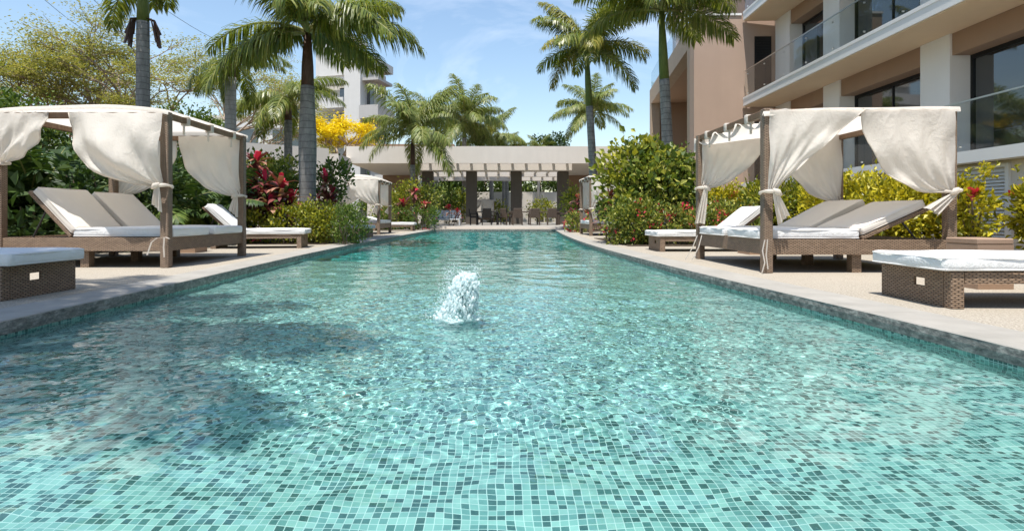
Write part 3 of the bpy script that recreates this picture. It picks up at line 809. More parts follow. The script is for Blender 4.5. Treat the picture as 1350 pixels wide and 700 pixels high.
daybed('canopied_daybed', 'large canopied daybed right of the pool with two knotted front curtains and low reclined backrests', (2.95, 6.14, 0), 1, (R(24), R(27)), hump=.02, ztop=1.79, hinge=1.1, bl=.80, sag=.06, valance=.22, scallop=True,
       curtains=[dict(u0=0, v0=0, du=1, W=1.02, zt=.88, conc=1.22, dz=.0, seed=11, bulge=.05, tail=.36, flare=(.10, .09), sag=.04, pleat=.009),
                 dict(u0=2, v0=0, du=-1, W=1.02, zt=.89, a=1.5, seed=12, bulge=.04, tail=.26, flare=(.24, .12), sag=.10, pleat=.009),
                 dict(u0=0, v0=2, du=1, W=.98, zt=1.02, a=1.2, seed=13, nv=-1, bulge=.04, tail=.5, flare=(-.08, .12)),
                 dict(u0=2, v0=2, du=-1, W=.98, zt=.82, a=1.4, seed=14, nv=-1, bulge=.05, tail=.06, flare=(.02, .05))],
       ribbons=[[(-.06, -.09, .365), (-.09, -.1, .25), (-.075, -.12, .12), (-.11, -.13, .012)], [(-.03, -.09, .37), (-.05, -.1, .2), (-.035, -.11, .05)],
                [(-.22, 1.5, .36), (-.30, 1.45, .2), (-.42, 1.4, .03)], [(-.16, 1.5, .36), (-.22, 1.45, .2), (-.33, 1.4, .03)]])
daybed('canopied_daybed', 'small distant canopied daybed on the left, half hidden by the clipped hedge', (-4.02, 19.1, 0), -1, (R(45), R(42)), hump=.22, ztop=1.87, curtains=std_curtains(21), group='canopied daybeds beside the pool')
daybed('canopied_daybed', 'small distant canopied daybed on the right, half hidden behind the tall round bush', (2.95, 17.6, 0), 1, (R(40), R(40)), hump=.0, ztop=1.87, curtains=std_curtains(31, .85), scallop=False)
daybed('canopied_daybed', 'white draped daybed far behind the pavilion columns', (-.25, 44, .12), -1, (R(30), R(30)), hump=.05, ztop=1.75, curtains=std_curtains(41, .9))

def lounger(name, label, loc, sx, rz=0, ang=R(45), group='single wicker sun loungers', wd=.72, h=.25, hinge=1.25, mt=.10):
    """foot end at the origin, body along sx*x, width along +y"""
    t = thing(name, label, 'sun lounger', loc, rz, group)
    ep = MB()   # end panel with a hand hole
    a, b = sorted((0, sx*.02)); hy0, hy1, hz0, hz1 = wd*.42-.055, wd*.42+.055, h-.125, h-.07
    c0, c1 = .075, wd-.075
    ep.box(a, b, c0, hy0, 0, h).box(a, b, hy1, c1, 0, h).box(a, b, hy0, hy1, 0, hz0).box(a, b, hy0, hy1, hz1, h)
    ep.build('end_panel', M['wicker'], t)
    a, b = sorted((0, sx*.085))
    for y0, y1 in ((0, c0-.001), (c1+.001, wd)): MB().rbox(a, b, y0, y1, 0, h, .004, 1).build('leg', M['wicker'], t)
    a, b = sorted((sx*1.55, sx*1.64)); MB().box(a, b, .02, wd-.02, 0, h-.1).build('leg', M['wicker'], t)
    a, b = sorted((sx*.087, sx*1.95))
    for y0, y1 in ((0, .06), (wd-.06, wd)): MB().box(a, b, y0, y1, h-.08, h-.002).build('side_rail', M['wicker'], t)
    a, b = sorted((sx*1.9, sx*1.95)); MB().box(a, b, .061, wd-.061, h-.095, h-.003).build('head_rail', M['wicker'], t)
    a, b = sorted((sx*.087, sx*hinge)); MB().box(a, b, .061, wd-.061, h-.03, h-.004).build('slats', M['wood'], t)
    x0, x1 = sorted((-sx*.07, sx*(hinge-.01)))
    cushion(t, 'seat_cushion', x0, x1, -.015, wd+.015, h+.002, h+mt, M['cushion'])
    Mx = Matrix.Translation((sx*hinge, 0, h)) @ Matrix.Rotation(-sx*ang, 4, 'Y')
    x0, x1 = sorted((sx*.015, sx*.72)); cushion(t, 'back_cushion', x0, x1, -.01, wd+.01, .025, .025+mt, M['cushion'], Mx)
    x0, x1 = sorted((0, sx*.74)); bo = MB().rbox(x0, x1, .02, wd-.02, -.02, .02, .006, 1, Mx).build('backrest', M['wicker'], t)
    for y in (.05, wd-.05):
        p = Mx @ Vector((sx*.45, y, -.02)); MB().tube([p, (p.x+sx*.15, y, h-.04)], .011, 6).build('strut', M['strut'], bo)
    return t
lounger('sun_lounger', 'nearest wicker lounger on the left deck, only its foot end with hand hole in view', (-3.6, 4.08, 0), -1, ang=R(30))
lounger('sun_lounger', 'nearest wicker lounger on the right deck with thick white pad and hand hole', (3.03, 3.74, 0), 1, rz=R(-2), ang=R(30))
lounger('sun_lounger', 'sunlit white lounger between the big left daybed and the clipped hedge', (-3.78, 10.85, 0), -1, rz=R(10), ang=R(44), wd=.8, h=.27)
lounger('sun_lounger', 'sunlit white lounger between the right daybed and the red-flowered bush', (2.84, 9.75, 0), 1, ang=R(38), wd=.75, h=.26)
lounger('sun_lounger', 'small lounger end showing past the hedge in front of the distant left daybed', (-3.75, 16.3, 0), -1, ang=R(35))
lounger('sun_lounger', 'small lounger beyond the distant left daybed, nearest the pavilion', (-3.5, 23.3, 0), -1, ang=R(20))

def side_table(name, label, loc, w=.52, d=.45, h=.44):
    t = thing(name, label, 'side table', loc, 0, 'low brown box side tables')
    MB().rbox(0, w, 0, d, h-.05, h, .008, 1).build('table_top', M['boxwood'], t)
    b = MB(); e = .002; b.box(e, w-e, e, .035, .0, h-.052).box(e, w-e, d-.035, d-e, 0, h-.052).box(e, .035, .036, d-.036, 0, h-.052).box(w-.035, w-e, .036, d-.036, 0, h-.052)
    b.build('base', M['boxwood'], t); return t
side_table('side_table', 'low brown box table behind the nearest right lounger', (4.06, 4.74, 0), .31, .34, .43)
side_table('side_table', 'low brown box table past the far mattress of the big left daybed', (-5.5, 9.45, 0), .42, .4, .46)
side_table('side_table', 'low brown box table past the far mattress of the right daybed', (4.05, 9.0, 0), .42, .45, .42)
side_table('side_table', 'low brown box table beside the distant left daybed', (-4.75, 18.2, 0), .5, .4, .42)

# ------------------------------------------------------------------ pavilion across the end of the pool
pv = thing('poolside_pavilion', 'low cream pavilion with slatted roof and dark columns across the far end of the pool', 'pavilion', (0, 27.4, 0))
def pb(mb, name, mat, parent=pv):
    mb.xform(Matrix.Translation((0, -27.4, 0))); return mb.build(name, M[mat], parent)
pb(MB().box(-5.2, 5.4, 27.6, 46, .006, .12), 'floor_slab', 'coping')
pb(MB().box(-5.2, 5.4, 27.4, 27.597, .006, .11), 'front_step', 'cream_paint')
zt, zb, Yf = 4.72, 3.72, 33.0
pb(MB().box(-8.85, 9.5, Yf, Yf+.22, zb, zt), 'fascia', 'cream_paint')
pb(MB().box(-8.85, -5.05, Yf+.222, 44, zb+.06, zt-.3), 'solid_roof', 'cream_paint')
pb(MB().box(4.55, 9.5, Yf+.222, 44, zb+.06, zt-.3), 'solid_roof', 'cream_paint')
pb(MB().box(-5.045, 4.545, 34.0, 35.4, 3.40, 3.85), 'column_beam', 'cream_paint')
pb(MB().box(-5.045, 4.545, 38.4, 38.8, 3.32, 3.85), 'column_beam', 'cream_paint')
for i in range(12):
    x = -4.95+.83*i
    pb(MB().box(x, x+.13, Yf+.222, 33.998, 3.78, 4.15), 'rafter', 'cream_paint')
    pb(MB().box(x, x+.13, 35.402, 38.398, 3.5, 3.86), 'rafter', 'cream_paint')
    pb(MB().box(x, x+.13, 38.802, 42.5, 3.5, 3.86), 'rafter', 'cream_paint')
pb(MB().box(-5.045, 4.545, 42.5, 42.8, 3.3, 4.2), 'column_beam', 'cream_paint')
for x in (563.5, 621.5, 680.8, 742.6):
    X = (x-CX)*34.9/F_; pb(MB().rbox(X-.34, X+.34, 34.85, 35.45, .121, 3.398, .02, 1), 'column', 'grey_column')
for X in [(x-CX)*41.9/F_ for x in (563.5, 621.5, 680.8, 742.6)]:
    pb(MB().rbox(X-.3, X+.3, 41.2, 41.8, .121, 3.6, .02, 1), 'column', 'grey_column')
pb(MB().box(-9.1, -8.6, 30.5, 33.0-.002, 0, 4.0), 'wing_wall', 'cream_paint')
pb(MB().box(-8.85, -6.2, 43.5, 44, 0, zb+.055), 'back_wall', 'brown_paint')
pb(MB().box(5.6, 9.5, 43.5, 44, 0, zb+.055), 'back_wall', 'brown_paint')
gw = MB().box(-12, 12, 52, 52.3, -.03, 2.85); tag(gw.build('garden_wall', M['garden_wall']), 'plain cream garden wall seen through the pavilion columns', 'wall')
pw_ = MB(); pw_.obox((-13.2, 27.5), (-9.2, 30.4), 0, .3, 0, 4.25); tag(pw_.build('parapet_wall', M['cream_paint']), 'cream parapet wall angled behind the big palm left of the pavilion', 'wall')

def chair(label, loc, rz, mat='rattan', group='dining chairs under the pavilion'):
    t = thing('dining_chair', label, 'chair', loc, rz, group)
    MB().rbox(-.24, .24, -.24, .24, .40, .47, .02, 1).build('seat', M[mat], t)
    Mx = Matrix.Translation((0, .22, .47)) @ Matrix.Rotation(R(-8), 4, 'X')
    MB().rbox(-.24, .24, -.025, .025, -.02, .46, .02, 2, Mx).build('backrest', M[mat], t)
    for sx in (-1, 1):
        MB().rbox(sx*.25-.03, sx*.25+.03, -.22, .23, .62, .66, .01, 1).build('armrest', M[mat], t)
        for y in (-.21, .21): MB().box(sx*.25-.025, sx*.25+.025, y-.025, y+.025, 0, .62 if y < 0 else .62).build('leg', M[mat], t)
    return t
def dtable(label, loc, w, d, mat):
    t = thing('dining_table', label, 'table', loc, 0)
    MB().rbox(-w/2, w/2, -d/2, d/2, .70, .76, .01, 1).build('tabletop', M[mat], t)
    for sx in (-1, 1):
        for sy in (-1, 1): MB().box(sx*(w/2-.08)-.04, sx*(w/2-.08)+.04, sy*(d/2-.08)-.04, sy*(d/2-.08)+.04, 0, .70).build('leg', M[mat], t)
FZ = .121
dtable('dark dining table under the left half of the pavilion', (-.55, 31.6, FZ), 1.3, .8, 'dark_furniture')
dtable('long brown dining table under the right half of the pavilion', (2.1, 31.8, FZ), 2.9, .9, 'rattan')
for x, y, a, lb, mt in ((-.55, 30.9, 180, 'black chair with its back to the pool at the dark dining table', 'dark_furniture'), (.25, 31.6, -80, 'black chair at the right end of the dark dining table', 'dark_furniture'),
                    (-1.28, 31.7, 90, 'black chair at the left end of the dark dining table, beside the column', 'dark_furniture'),
                    (1.15, 31.0, 180, 'woven chair with its back to the pool, leftmost of three in the row', 'rattan'), (2.1, 31.0, 180, 'woven chair with its back to the pool, middle of three in the row', 'rattan'),
                    (3.05, 31.0, 180, 'woven chair with its back to the pool, rightmost of three in the row', 'rattan'), (.55, 31.4, 130, 'woven chair turned sideways left of the long table', 'rattan'),
                    (3.75, 31.9, -90, 'woven chair at the right end of the long table', 'rattan'), (2.1, 32.6, 0, 'woven chair on the far side of the long table', 'rattan')):
    chair(lb, (x, y, FZ), R(a), mt)
sf = thing('outdoor_sofa', 'pale grey slatted sofa with blue-grey cushions at the pavilion left end', 'sofa', (-2.75, 30.4, FZ))
for x0, x1, y0, y1, z0, z1, nm in ((-.75, .75, 0, .7, .28, .36, 'seat_frame'), (-.75, .75, .66, .74, .36, .82, 'backrest'), (-.8, -.72, -.02, .72, .36, .62, 'armrest'), (.72, .8, -.02, .72, .36, .62, 'armrest')):
    MB().rbox(x0, x1, y0, y1, z0, z1, .012, 1).build(nm, M['sofa_blue'], sf)
for x in (-.75, .69):
    for y in (0, .64): MB().box(x, x+.06, y, y+.06, 0, .28).build('leg', M['sofa_blue'], sf)
for x in (-.7, -.22, .26): cushion(sf, 'cushion', x, x+.44, .5, .64, .38, .74, M['sofa_blue'], None, .03)

# ------------------------------------------------------------------ hotel building on the right
hb = thing('hotel_building', 'pinkish brown hotel with white balconies, glass railings and dark windows right of the pool', 'building', (9.4, 14, 0))
HO = Vector((9.4, 14, 0)); D2 = np.array([.0321, .9995]); N2 = np.array([.9995, -.0321]); B0 = np.array([8.66, 0])
def bp(x, y):
    p = B0+D2*y+N2*x; return (p[0], p[1])
def hbuild(mb, name, mat, parent=hb, smooth=False):
    mb.xform(Matrix.Translation(-HO)); return mb.build(name, M[mat], parent, smooth)
def hbox(x0, x1, y0, y1, z0, z1, mb=None):
    return (mb or MB()).obox(bp(x0, y0), bp(x0, y1), 0, x1-x0, z0, z1)
YE = 21.3
# slabs with rounded nose
for z0, z1, nm in ((4.75, 5.11, 'balcony_slab'), (8.0, 8.36, 'balcony_slab')):
    hbuild(hbox(0, 6, -2, YE, z0+.03, z1), nm, 'white_paint')
    hbuild(hbox(.04, 6, -2, YE-.01, z0, z0+.028), 'soffit', 'soffit')
    hbuild(hbox(-.012, -.002, -2, YE, z1-.09, z1-.01), 'edge_trim', 'white_paint')
hbuild(hbox(-.2, 6, -2, YE-.3, 1.62, 1.84), 'terrace_slab', 'white_paint')
hbuild(hbox(.12, 6, -2, YE-.3, 0, 1.615), 'terrace_wall', 'cream_paint')
XF, XG = 1.2, 1.68
cols = [(4.0, 4.95), (8.4, 9.35), (12.77, 13.70), (17.1, 18.0), (20.2, YE-.004)]
for zf, zc in ((1.842, 4.748), (5.112, 7.998), (8.362, 11.2)):
    for y0, y1 in cols:
        hbuild(hbox(XF, XF+.6, y0, y1, zf, zc), 'column', 'white_paint')
    ends = [-2]+[v for c in cols for v in c]
    for i in range(0, len(ends)-1, 2):
        y0, y1 = ends[i], ends[i+1]
        if y1 <= y0: continue
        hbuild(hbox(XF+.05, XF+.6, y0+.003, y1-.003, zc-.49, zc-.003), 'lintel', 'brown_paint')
        zt_ = zc-.492
        fr = MB()
        for a_, b_ in ((y0+.004, y0+.07), (y1-.07, y1-.004)): hbox(XG-.03, XG+.04, a_, b_, zf, zt_, fr)
        hbox(XG-.03, XG+.04, y0+.071, y1-.071, zt_-.09, zt_, fr); hbox(XG-.03, XG+.04, y0+.071, y1-.071, zf, zf+.06, fr)
        n = max(1, round((y1-y0)/1.7))
        for q in range(1, n):
            ym = y0+(y1-y0)*q/n; hbox(XG-.022, XG+.035, ym-.022, ym+.022, zf+.061, zt_-.091, fr)
        fo_ = hbuild(fr, 'window_frame', 'black_frame')
        gl = hbox(XG+.005, XG+.02, y0+.05, y1-.05, zf+.03, zt_-.05); go = hbuild(gl, 'pane', 'window'); go.parent = fo_
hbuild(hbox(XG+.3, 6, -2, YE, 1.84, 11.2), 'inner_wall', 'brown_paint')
# railings
def railing(x, y0, y1, zf, hgt, step, parent=hb):
    y = y0
    while y < y1-.2:
        e = min(y+step, y1)
        p = hbuild(hbox(x, x+.014, y+.008, e-.008, zf-.10, zf+hgt), 'glass_panel', 'rail_glass')
        a = bp(x-.012, y+.10); b_ = bp(x+.03, y+.10)
        for zz in (zf+.10, zf+hgt-.14):
            f = hbuild(MB().tube([(a[0], a[1], zz), (b_[0], b_[1], zz)], .022, 8), 'fixing', 'steel'); f.parent = p
        y = e
    hbuild(hbox(x-.012, x+.026, y0, y1, zf+hgt+.002, zf+hgt+.03), 'handrail', 'steel')
railing(-.14, -1.5, YE-.35, 1.842, .93, 1.52)
railing(.04, -1.5, YE-.05, 5.112, .96, 1.4)
railing(.04, -1.5, YE-.05, 8.362, .96, 1.4)
# louvred panels in the terrace wall
for y0, y1 in ((9.93, 11.2), (13.2, 14.3), (15.4, 17.2), (17.4, 19.2)):
    fr = MB(); hbox(.06, .118, y0, y0+.07, .02, 1.56, fr); hbox(.06, .118, y1-.07, y1, .02, 1.56, fr); hbox(.06, .118, y0+.071, y1-.071, 1.5, 1.56, fr); hbox(.06, .118, y0+.071, y1-.071, .02, .1, fr)
    lo_ = hbuild(fr, 'louvre_door', 'louvre'); sl = MB()
    z = .12
    while z < 1.46:
        a, b_ = bp(.065, y0+.072), bp(.065, y1-.072); c_, d_ = bp(.112, y1-.072), bp(.112, y0+.072)
        sl.add([(a[0], a[1], z), (b_[0], b_[1], z), (c_[0], c_[1], z+.05), (d_[0], d_[1], z+.05)], [(0, 1, 2, 3)])
        sl.add([(a[0], a[1], z-.008), (b_[0], b_[1], z-.008), (b_[0], b_[1], z), (a[0], a[1], z)], [(0, 1, 2, 3)]); z += .062
    s_ = hbuild(sl, 'louvre_slats', 'louvre'); s_.parent = lo_
# tower at the far end
T0 = (7.52, 21.4); T1 = (9.31, 34.2)
hbuild(MB().box(7.52, 10.62, 21.4, 21.9, 0, 8.25), 'end_wall', 'pink_paint')
hbuild(MB().box(7.50, 9.32, 21.36, 21.95, 8.252, 8.33), 'wall_coping', 'white_paint')
dv = np.array([1.79, 12.8]); dl = np.hypot(*dv); dv /= dl
tp = lambda t: (T0[0]+dv[0]*t, T0[1]+dv[1]*t)
hbuild(MB().obox(tp(.506), tp(1.35), 0, .5, 0, 7.33), 'side_pier', 'tan_stone')
hbuild(MB().obox(tp(12.2), tp(12.9), 0, .5, 0, 7.33), 'side_pier', 'tan_stone')
hbuild(MB().obox(tp(.506), tp(12.9), 0, .5, 7.332, 8.25), 'side_lintel', 'tan_stone')
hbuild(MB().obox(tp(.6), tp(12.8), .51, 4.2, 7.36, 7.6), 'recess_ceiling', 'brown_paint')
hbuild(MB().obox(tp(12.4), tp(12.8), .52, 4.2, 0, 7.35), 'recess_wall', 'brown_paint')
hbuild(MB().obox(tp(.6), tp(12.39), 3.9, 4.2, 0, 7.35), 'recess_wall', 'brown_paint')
dn = MB()
for t_ in (3, 6, 9):
    p = tp(t_); dn.tube([(p[0]+1.6, p[1], 7.33), (p[0]+1.6, p[1], 7.358)], .09, 12)
hbuild(dn, 'recessed_lamps', 'steel')
for t_ in np.arange(.3, 12.6, 1.55):
    hbuild(MB().obox(tp(t_), tp(t_+1.52), .06, .075, 8.26, 9.25), 'glass_panel', 'rail_glass')
hbuild(MB().box(8.3, 8.75, 26, 26.5, 8.26, 11.5), 'roof_pillar', 'pink_paint')
hbuild(MB().box(10.65, 14, 24.2, 30, 8.37, 11.8), 'penthouse_wall', 'pink_paint')
hbuild(MB().box(10.0, 14.4, 23.4, 30.5, 11.81, 12.1), 'penthouse_roof', 'white_paint')
# dark slatted door in the balcony end wall
for z0, z1 in ((5.115, 7.45), (1.85, 4.2)):
    X0, X1 = 9.82, 10.45
    fr = hbuild(MB().box(X0, X1, 21.36, 21.397, z0, z1), 'slatted_door', 'black_frame'); sl = MB(); z = z0+.06
    while z < z1-.06:
        sl.box(X0+.05, X1-.05, 21.345, 21.358, z, z+.03); z += .06
    s_ = hbuild(sl, 'door_slats', 'black_frame'); s_.parent = fr

# ------------------------------------------------------------------ buildings beyond the garden on the left
def apartment(name, label, loc, rz, blocks, group=None):
    t = thing(name, label, 'building', loc, rz, group)
    for nm, mat, bx in blocks:
        mb = MB()
        for b_ in bx: mb.box(*b_)
        mb.build(nm, M[mat], t)
    return t
# stair tower + wings; local x to the right, y away
ap = [('wall', 'far_white', [(-1.9, 0, 0, 6, 0, 17.2)]), ('roof_parapet', 'far_white', [(-2.0, .9, .4, 6.4, 17.21, 18.1)]),
      ('side_wing', 'far_grey', [(0.002, 1.1, 1.2, 4, 0, 16.4)]),  # right-hand parts of the white block: shade put into the grey colour
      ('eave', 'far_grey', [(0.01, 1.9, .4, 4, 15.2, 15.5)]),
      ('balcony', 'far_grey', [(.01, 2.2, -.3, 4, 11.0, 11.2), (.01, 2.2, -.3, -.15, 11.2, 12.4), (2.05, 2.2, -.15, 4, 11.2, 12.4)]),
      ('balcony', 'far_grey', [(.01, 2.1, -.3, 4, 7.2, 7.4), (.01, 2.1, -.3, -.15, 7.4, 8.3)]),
      ('window', 'window', [(.2, 1.0, 1.15, 1.19, 12.45, 14.8)]), ('window', 'window', [(.2, 1.0, 1.15, 1.19, 8.4, 10.5)]),
      ('left_wing', 'far_white', [(-6.2, -1.902, 1.6, 8, 0, 17.0)]),
      ('wing_parapet', 'far_white', [(-6.2, -1.91, 1.4, 1.58, 16.2, 20.0)]),
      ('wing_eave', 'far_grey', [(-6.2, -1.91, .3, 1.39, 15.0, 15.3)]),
      ('balcony', 'far_white', [(-5.5, -1.95, -.6, 1.59, 9.0, 9.25), (-5.5, -1.95, -.6, -.45, 9.25, 10.7)]),
      ('balcony', 'far_white', [(-5.5, -1.95, -.2, 1.59, 12.3, 12.5), (-5.5, -1.95, -.2, -.05, 12.5, 13.4)]),
      ('window', 'window', [(-4.9, -4.2, 1.55, 1.59, 10.75, 12.0)]), ('window', 'window', [(-3.9, -2.6, 1.55, 1.59, 10.75, 12.0)]),
      ('window', 'window', [(-3.3, -2.3, 1.55, 1.59, 13.4, 14.8)]),
      ('penthouse', 'far_grey', [(-6.1, -4.3, 3, 7, 17.0, 20.6)]), ('roof_canopy', 'far_white', [(-6.6, -2.6, 2, 7, 20.9, 21.2)]), ('post', 'strut', [(-3.0, -2.85, 2.4, 2.55, 17.1, 20.9)])]
apartment('apartment_building', 'tall white stepped apartment block with curved balconies above the yellow tree', (-14.6, 60, 0), R(-14), ap)
vl = [('wall', 'far_white', [(-9, 4, 0, 6, 0, 7.0)]), ('upper_floor', 'far_white', [(-5, 5.5, 3, 9, 7.01, 10.5)]), ('top_floor', 'far_grey', [(-1, 7, 6, 12, 10.51, 14.0)]),
      ('terrace_parapet', 'far_grey', [(-9.1, 4.1, -.2, -.05, 6.6, 8.0)]), ('terrace_parapet', 'far_white', [(-5.1, 5.6, 2.8, 2.95, 10.2, 11.4)]),
      ('window', 'window', [(-7.5, -5.5, -.04, -.01, 3.4, 5.6)]), ('window', 'window', [(-3.8, -1.2, -.04, -.01, 3.4, 5.6)]), ('window', 'window', [(.5, 2.8, -.04, -.01, 3.4, 5.6)]),
      ('window', 'window', [(-3, .0, 2.96, 2.99, 8.1, 10.0)]), ('window', 'window', [(1.5, 4.2, 2.96, 2.99, 8.1, 10.0)]), ('window', 'window', [(1, 4.6, 5.96, 5.99, 11.4, 13.2)])]
apartment('terraced_villa', 'pale terraced villa showing through the branches of the wide acacia', (-25.5, 58, 0), R(8), vl)
ml = [('wall', 'far_white', [(-4, 4, 0, 5, 0, 6.2)]), ('roof_slab', 'brown_paint', [(-4.4, 4.4, -.8, 5, 7.4, 7.7)]), ('posts', 'far_white', [(-4, -3.8, -.6, -.4, 6.2, 7.4), (0, .2, -.6, -.4, 6.2, 7.4), (3.6, 3.8, -.6, -.4, 6.2, 7.4)]),
      ('terrace_parapet', 'far_white', [(-4.1, 4.1, -.9, -.75, 5.6, 6.5)])]
apartment('hillside_house', 'low white house with brown roof slab behind the pale palm left of the pavilion', (-8.6, 56, 0), 0, ml)

# overhead cables top left
for (x0, y0, x1, y1, lb) in ((40, -16, 150, 55, 'thin dark overhead cable, leftmost of three behind the tall left palm'), (110, -12, 215, 60, 'thin dark overhead cable crossing just left of the tall palm trunk'), (190, -6, 330, 66, 'thin dark overhead cable right of the tall palm trunk')):
    a = at(x0, y0, 26); b_ = at(x1, y1, 48)
    pts = [tuple(a[i]+(b_[i]-a[i])*q/10-(.5*math.sin(PI*q/10) if i == 2 else 0) for i in range(3)) for q in range(11)]
    tag(MB().tube(pts, .013, 5).build('overhead_cable', M['cable']), lb, 'cable', 'overhead cables')

# ------------------------------------------------------------------ palms
def px(x, Y): return (x-CX)*Y/F_
palm('royal_palm', 'tall royal palm with smooth grey trunk behind the left daybed, crown above the frame', (px(188.5, 16), 16), 6.15, 7.7, .20, .165, nf=13, fl=2.7, seed=1, seeds=2)
palm('royal_palm', 'slim pale palm trunk standing between the left daybed and the big palm', (px(304, 20), 20), 5.55, 6.3, .20, .19, nf=9, fl=2.1, key='g', trunk='trunk_pale', shaft='shaft_brown', seed=2, droops=(2, 3, 3, 2, 3))
palm('royal_palm', 'short palm with low drooping crown just left of the big palm', (px(380, 24), 24), 4.7, 5.75, .19, .16, nf=13, fl=2.6, seed=3, shaft='shaft_brown', droops=(1, 2, 2, 3, 3))
palm('royal_palm', 'big royal palm with bulging ringed trunk and dark brown crownshaft in the left hedge', (px(405.5, 14.4), 14.4), 3.95, 5.4, .21, .165, nf=26, fl=2.9, seed=4, shaft='shaft_brown', bulge=.04, droops=(0, 1, 1, 2, 2, 2, 3, 2))
palm('royal_palm', 'young pale green palm in front of the pavilion fascia on the left', (px(544, 29.5), 29.5), 3.3, 5.0, .15, .13, nf=21, fl=3.3, key='p', seed=5, shaft='shaft_brown', droops=(0, 0, 1, 1, 2, 2, 3))
palm('royal_palm', 'bushy palm rising behind the pavilion roof, left one of the middle pair', (px(612, 43), 43), 6.6, 8.0, .2, .16, nf=24, fl=3.8, key='p', seed=6, droops=(0, 1, 1, 2, 2, 3))
palm('royal_palm', 'bushy palm rising behind the pavilion roof, right one of the middle pair', (px(648, 47), 47), 5.9, 7.2, .2, .16, nf=22, fl=3.4, key='p', seed=7, yellow=3, droops=(0, 1, 2, 2, 3))
palm('royal_palm', 'pale palm behind the pavilion roof beside the young front palm', (px(575, 46), 46), 7.2, 8.8, .2, .16, nf=20, fl=3.4, key='p', seed=8)
palm('royal_palm', 'slender leaning palm with green crownshaft and some yellow fronds right of the pool end', (px(785, 24), 24), 5.3, 7.9, .20, .15, top=(px(773, 24)-px(785, 24), 0), nf=24, fl=2.75, seed=9, yellow=8, droops=(0, 1, 1, 2, 2, 3, 2))
palm('royal_palm', 'tall palm in front of the brown tower, crown cut by the top of the picture', (px(884, 17), 17), 4.75, 6.9, .185, .15, top=(px(872, 17)-px(884, 17), 0), nf=20, fl=3.1, seed=10, droops=(0, 1, 1, 2, 1, 2, 1))
palm('royal_palm', 'wide crowned palm behind the pavilion on the right, behind the leaning palm trunk', (px(781, 45), 45), 7.2, 9.0, .22, .17, nf=22, fl=3.5, key='p', seed=11, droops=(0, 1, 1, 2, 2, 3))
palm('royal_palm', 'low pale palm peeking above the pavilion roof beside the gap of sky', (px(668, 50), 50), 5.3, 6.3, .2, .16, nf=12, fl=2.0, key='p', seed=12, yellow=2)
for i, (x, Y, lb) in enumerate(((502+97, 41.0+7, 'slim palm trunk seen between the first and second pavilion columns'), (648, 50.5, 'slim palm trunk seen between the second and third pavilion columns'), (664, 49, 'pale palm trunk seen just left of the third pavilion column'), (710, 50.8, 'thin trunked palm seen against the garden wall right of the third column'))):
    palm('palm_tree', lb, (px(x, Y)+.0, Y), 4.3+.4*i, 5.6+.4*i, .16, .13, nf=10, fl=1.9, seed=20+i, group='slim palms behind the pavilion')
palm('royal_palm', 'royal palm on the nearest left deck edge casting frond shade on the water', (-4.25, 1.1), 5.6, 6.9, .19, .15, nf=16, fl=2.9, seed=30)

# ------------------------------------------------------------------ big trees
def big_tree(name, label, loc, spread, height, levels, n0, mat, leaf_n, leaf, seed, flat=.4, r0=.16, bark='bark_acacia', puff=.6, trunk_h=1.6, cat='tree', flowers=None, zs=.35):
    rr = random.Random(seed); t = thing(name, label, cat, loc)
    MB().tube([(0, 0, 0), (.05, 0, trunk_h*.5), (0, .03, trunk_h)], [r0*1.5, r0*1.2, r0*1.1], 10).build('trunk', M[bark], t, True)
    tubes, ends = branching((0, 0, trunk_h-.05), spread, height, levels, n0, rr, flat, r0)
    bb = MB()
    for p, r in tubes: bb.tube(p, r, 6 if r[0] > .03 else 4, False)
    bb.build('branches', M[bark], t, True)
    E = np.array([e[0] for e in ends]); ci = rng.integers(0, len(E), leaf_n)
    P = E[ci]+rng.normal(size=(leaf_n, 3))*np.array([puff, puff, puff*zs])
    D = rng.normal(size=(leaf_n, 3))*np.array([1, 1, .35])
    nr = unit(rng.normal(size=(leaf_n, 3))*.45+np.array([0, 0, 1]))
    leaves(MB(), P, D, leaf, .42, .15, nr).build('crown', M[mat], t)
    return t
big_tree('acacia_tree', 'wide flat-topped acacia with bare branches and thin olive leaves behind the left daybed', (px(215, 34), 34, 0), 1.15, 4.0, 4, 8, 'leaf_olive', 60000, .135, 5, flat=.35, r0=.17, puff=.40, trunk_h=1.6, zs=.32)
big_tree('acacia_tree', 'second acacia with sparse olive leaves reaching in from the far left edge', (px(25, 31), 31, 0), 1.1, 3.4, 4, 6, 'leaf_olive', 32000, .13, 8, flat=.35, r0=.15, puff=.38, trunk_h=1.5, zs=.32)
big_tree('flowering_tree', 'small tree covered in bright yellow blossom below the white apartment block', (px(448, 38), 38, 0), 1.0, 1.5, 2, 7, 'petal_yellow', 9000, .19, 12, r0=.09, puff=.24, trunk_h=4.4, zs=.6)
def dense_tree(name, label, loc, blobs, mat, n, leaf, trunk_h):
    t = shrub(name, label, loc, blobs, mat, n, leaf, .5, 'tree', 0, None, .1, 90, .28)
    MB().tube([(0, 0, 0), (.05, .02, trunk_h*.6), (0, 0, trunk_h)], [.17, .13, .08], 8).build('trunk', M['bark_acacia'], t, True); return t
dense_tree('broadleaf_tree', 'dense dark green tree at the left edge behind the daybed roof', (px(20, 17), 17, 0), [(0, 0, 3.3, 1.3, 1.2, .9), (-.9, .5, 3.6, 1., 1, .9), (.8, 0, 2.7, .9, .9, .8)], 'leaf_mid', 4200, .15, 3.2)
dense_tree('broadleaf_tree', 'low rounded green tree behind the left daybed roof, between the two pale trunks', (px(245, 22), 22, 0), [(0, 0, 4.0, 1.5, 1.2, .8), (.9, 0, 3.6, .9, .9, .7)], 'leaf_mid', 3500, .14, 3.6)
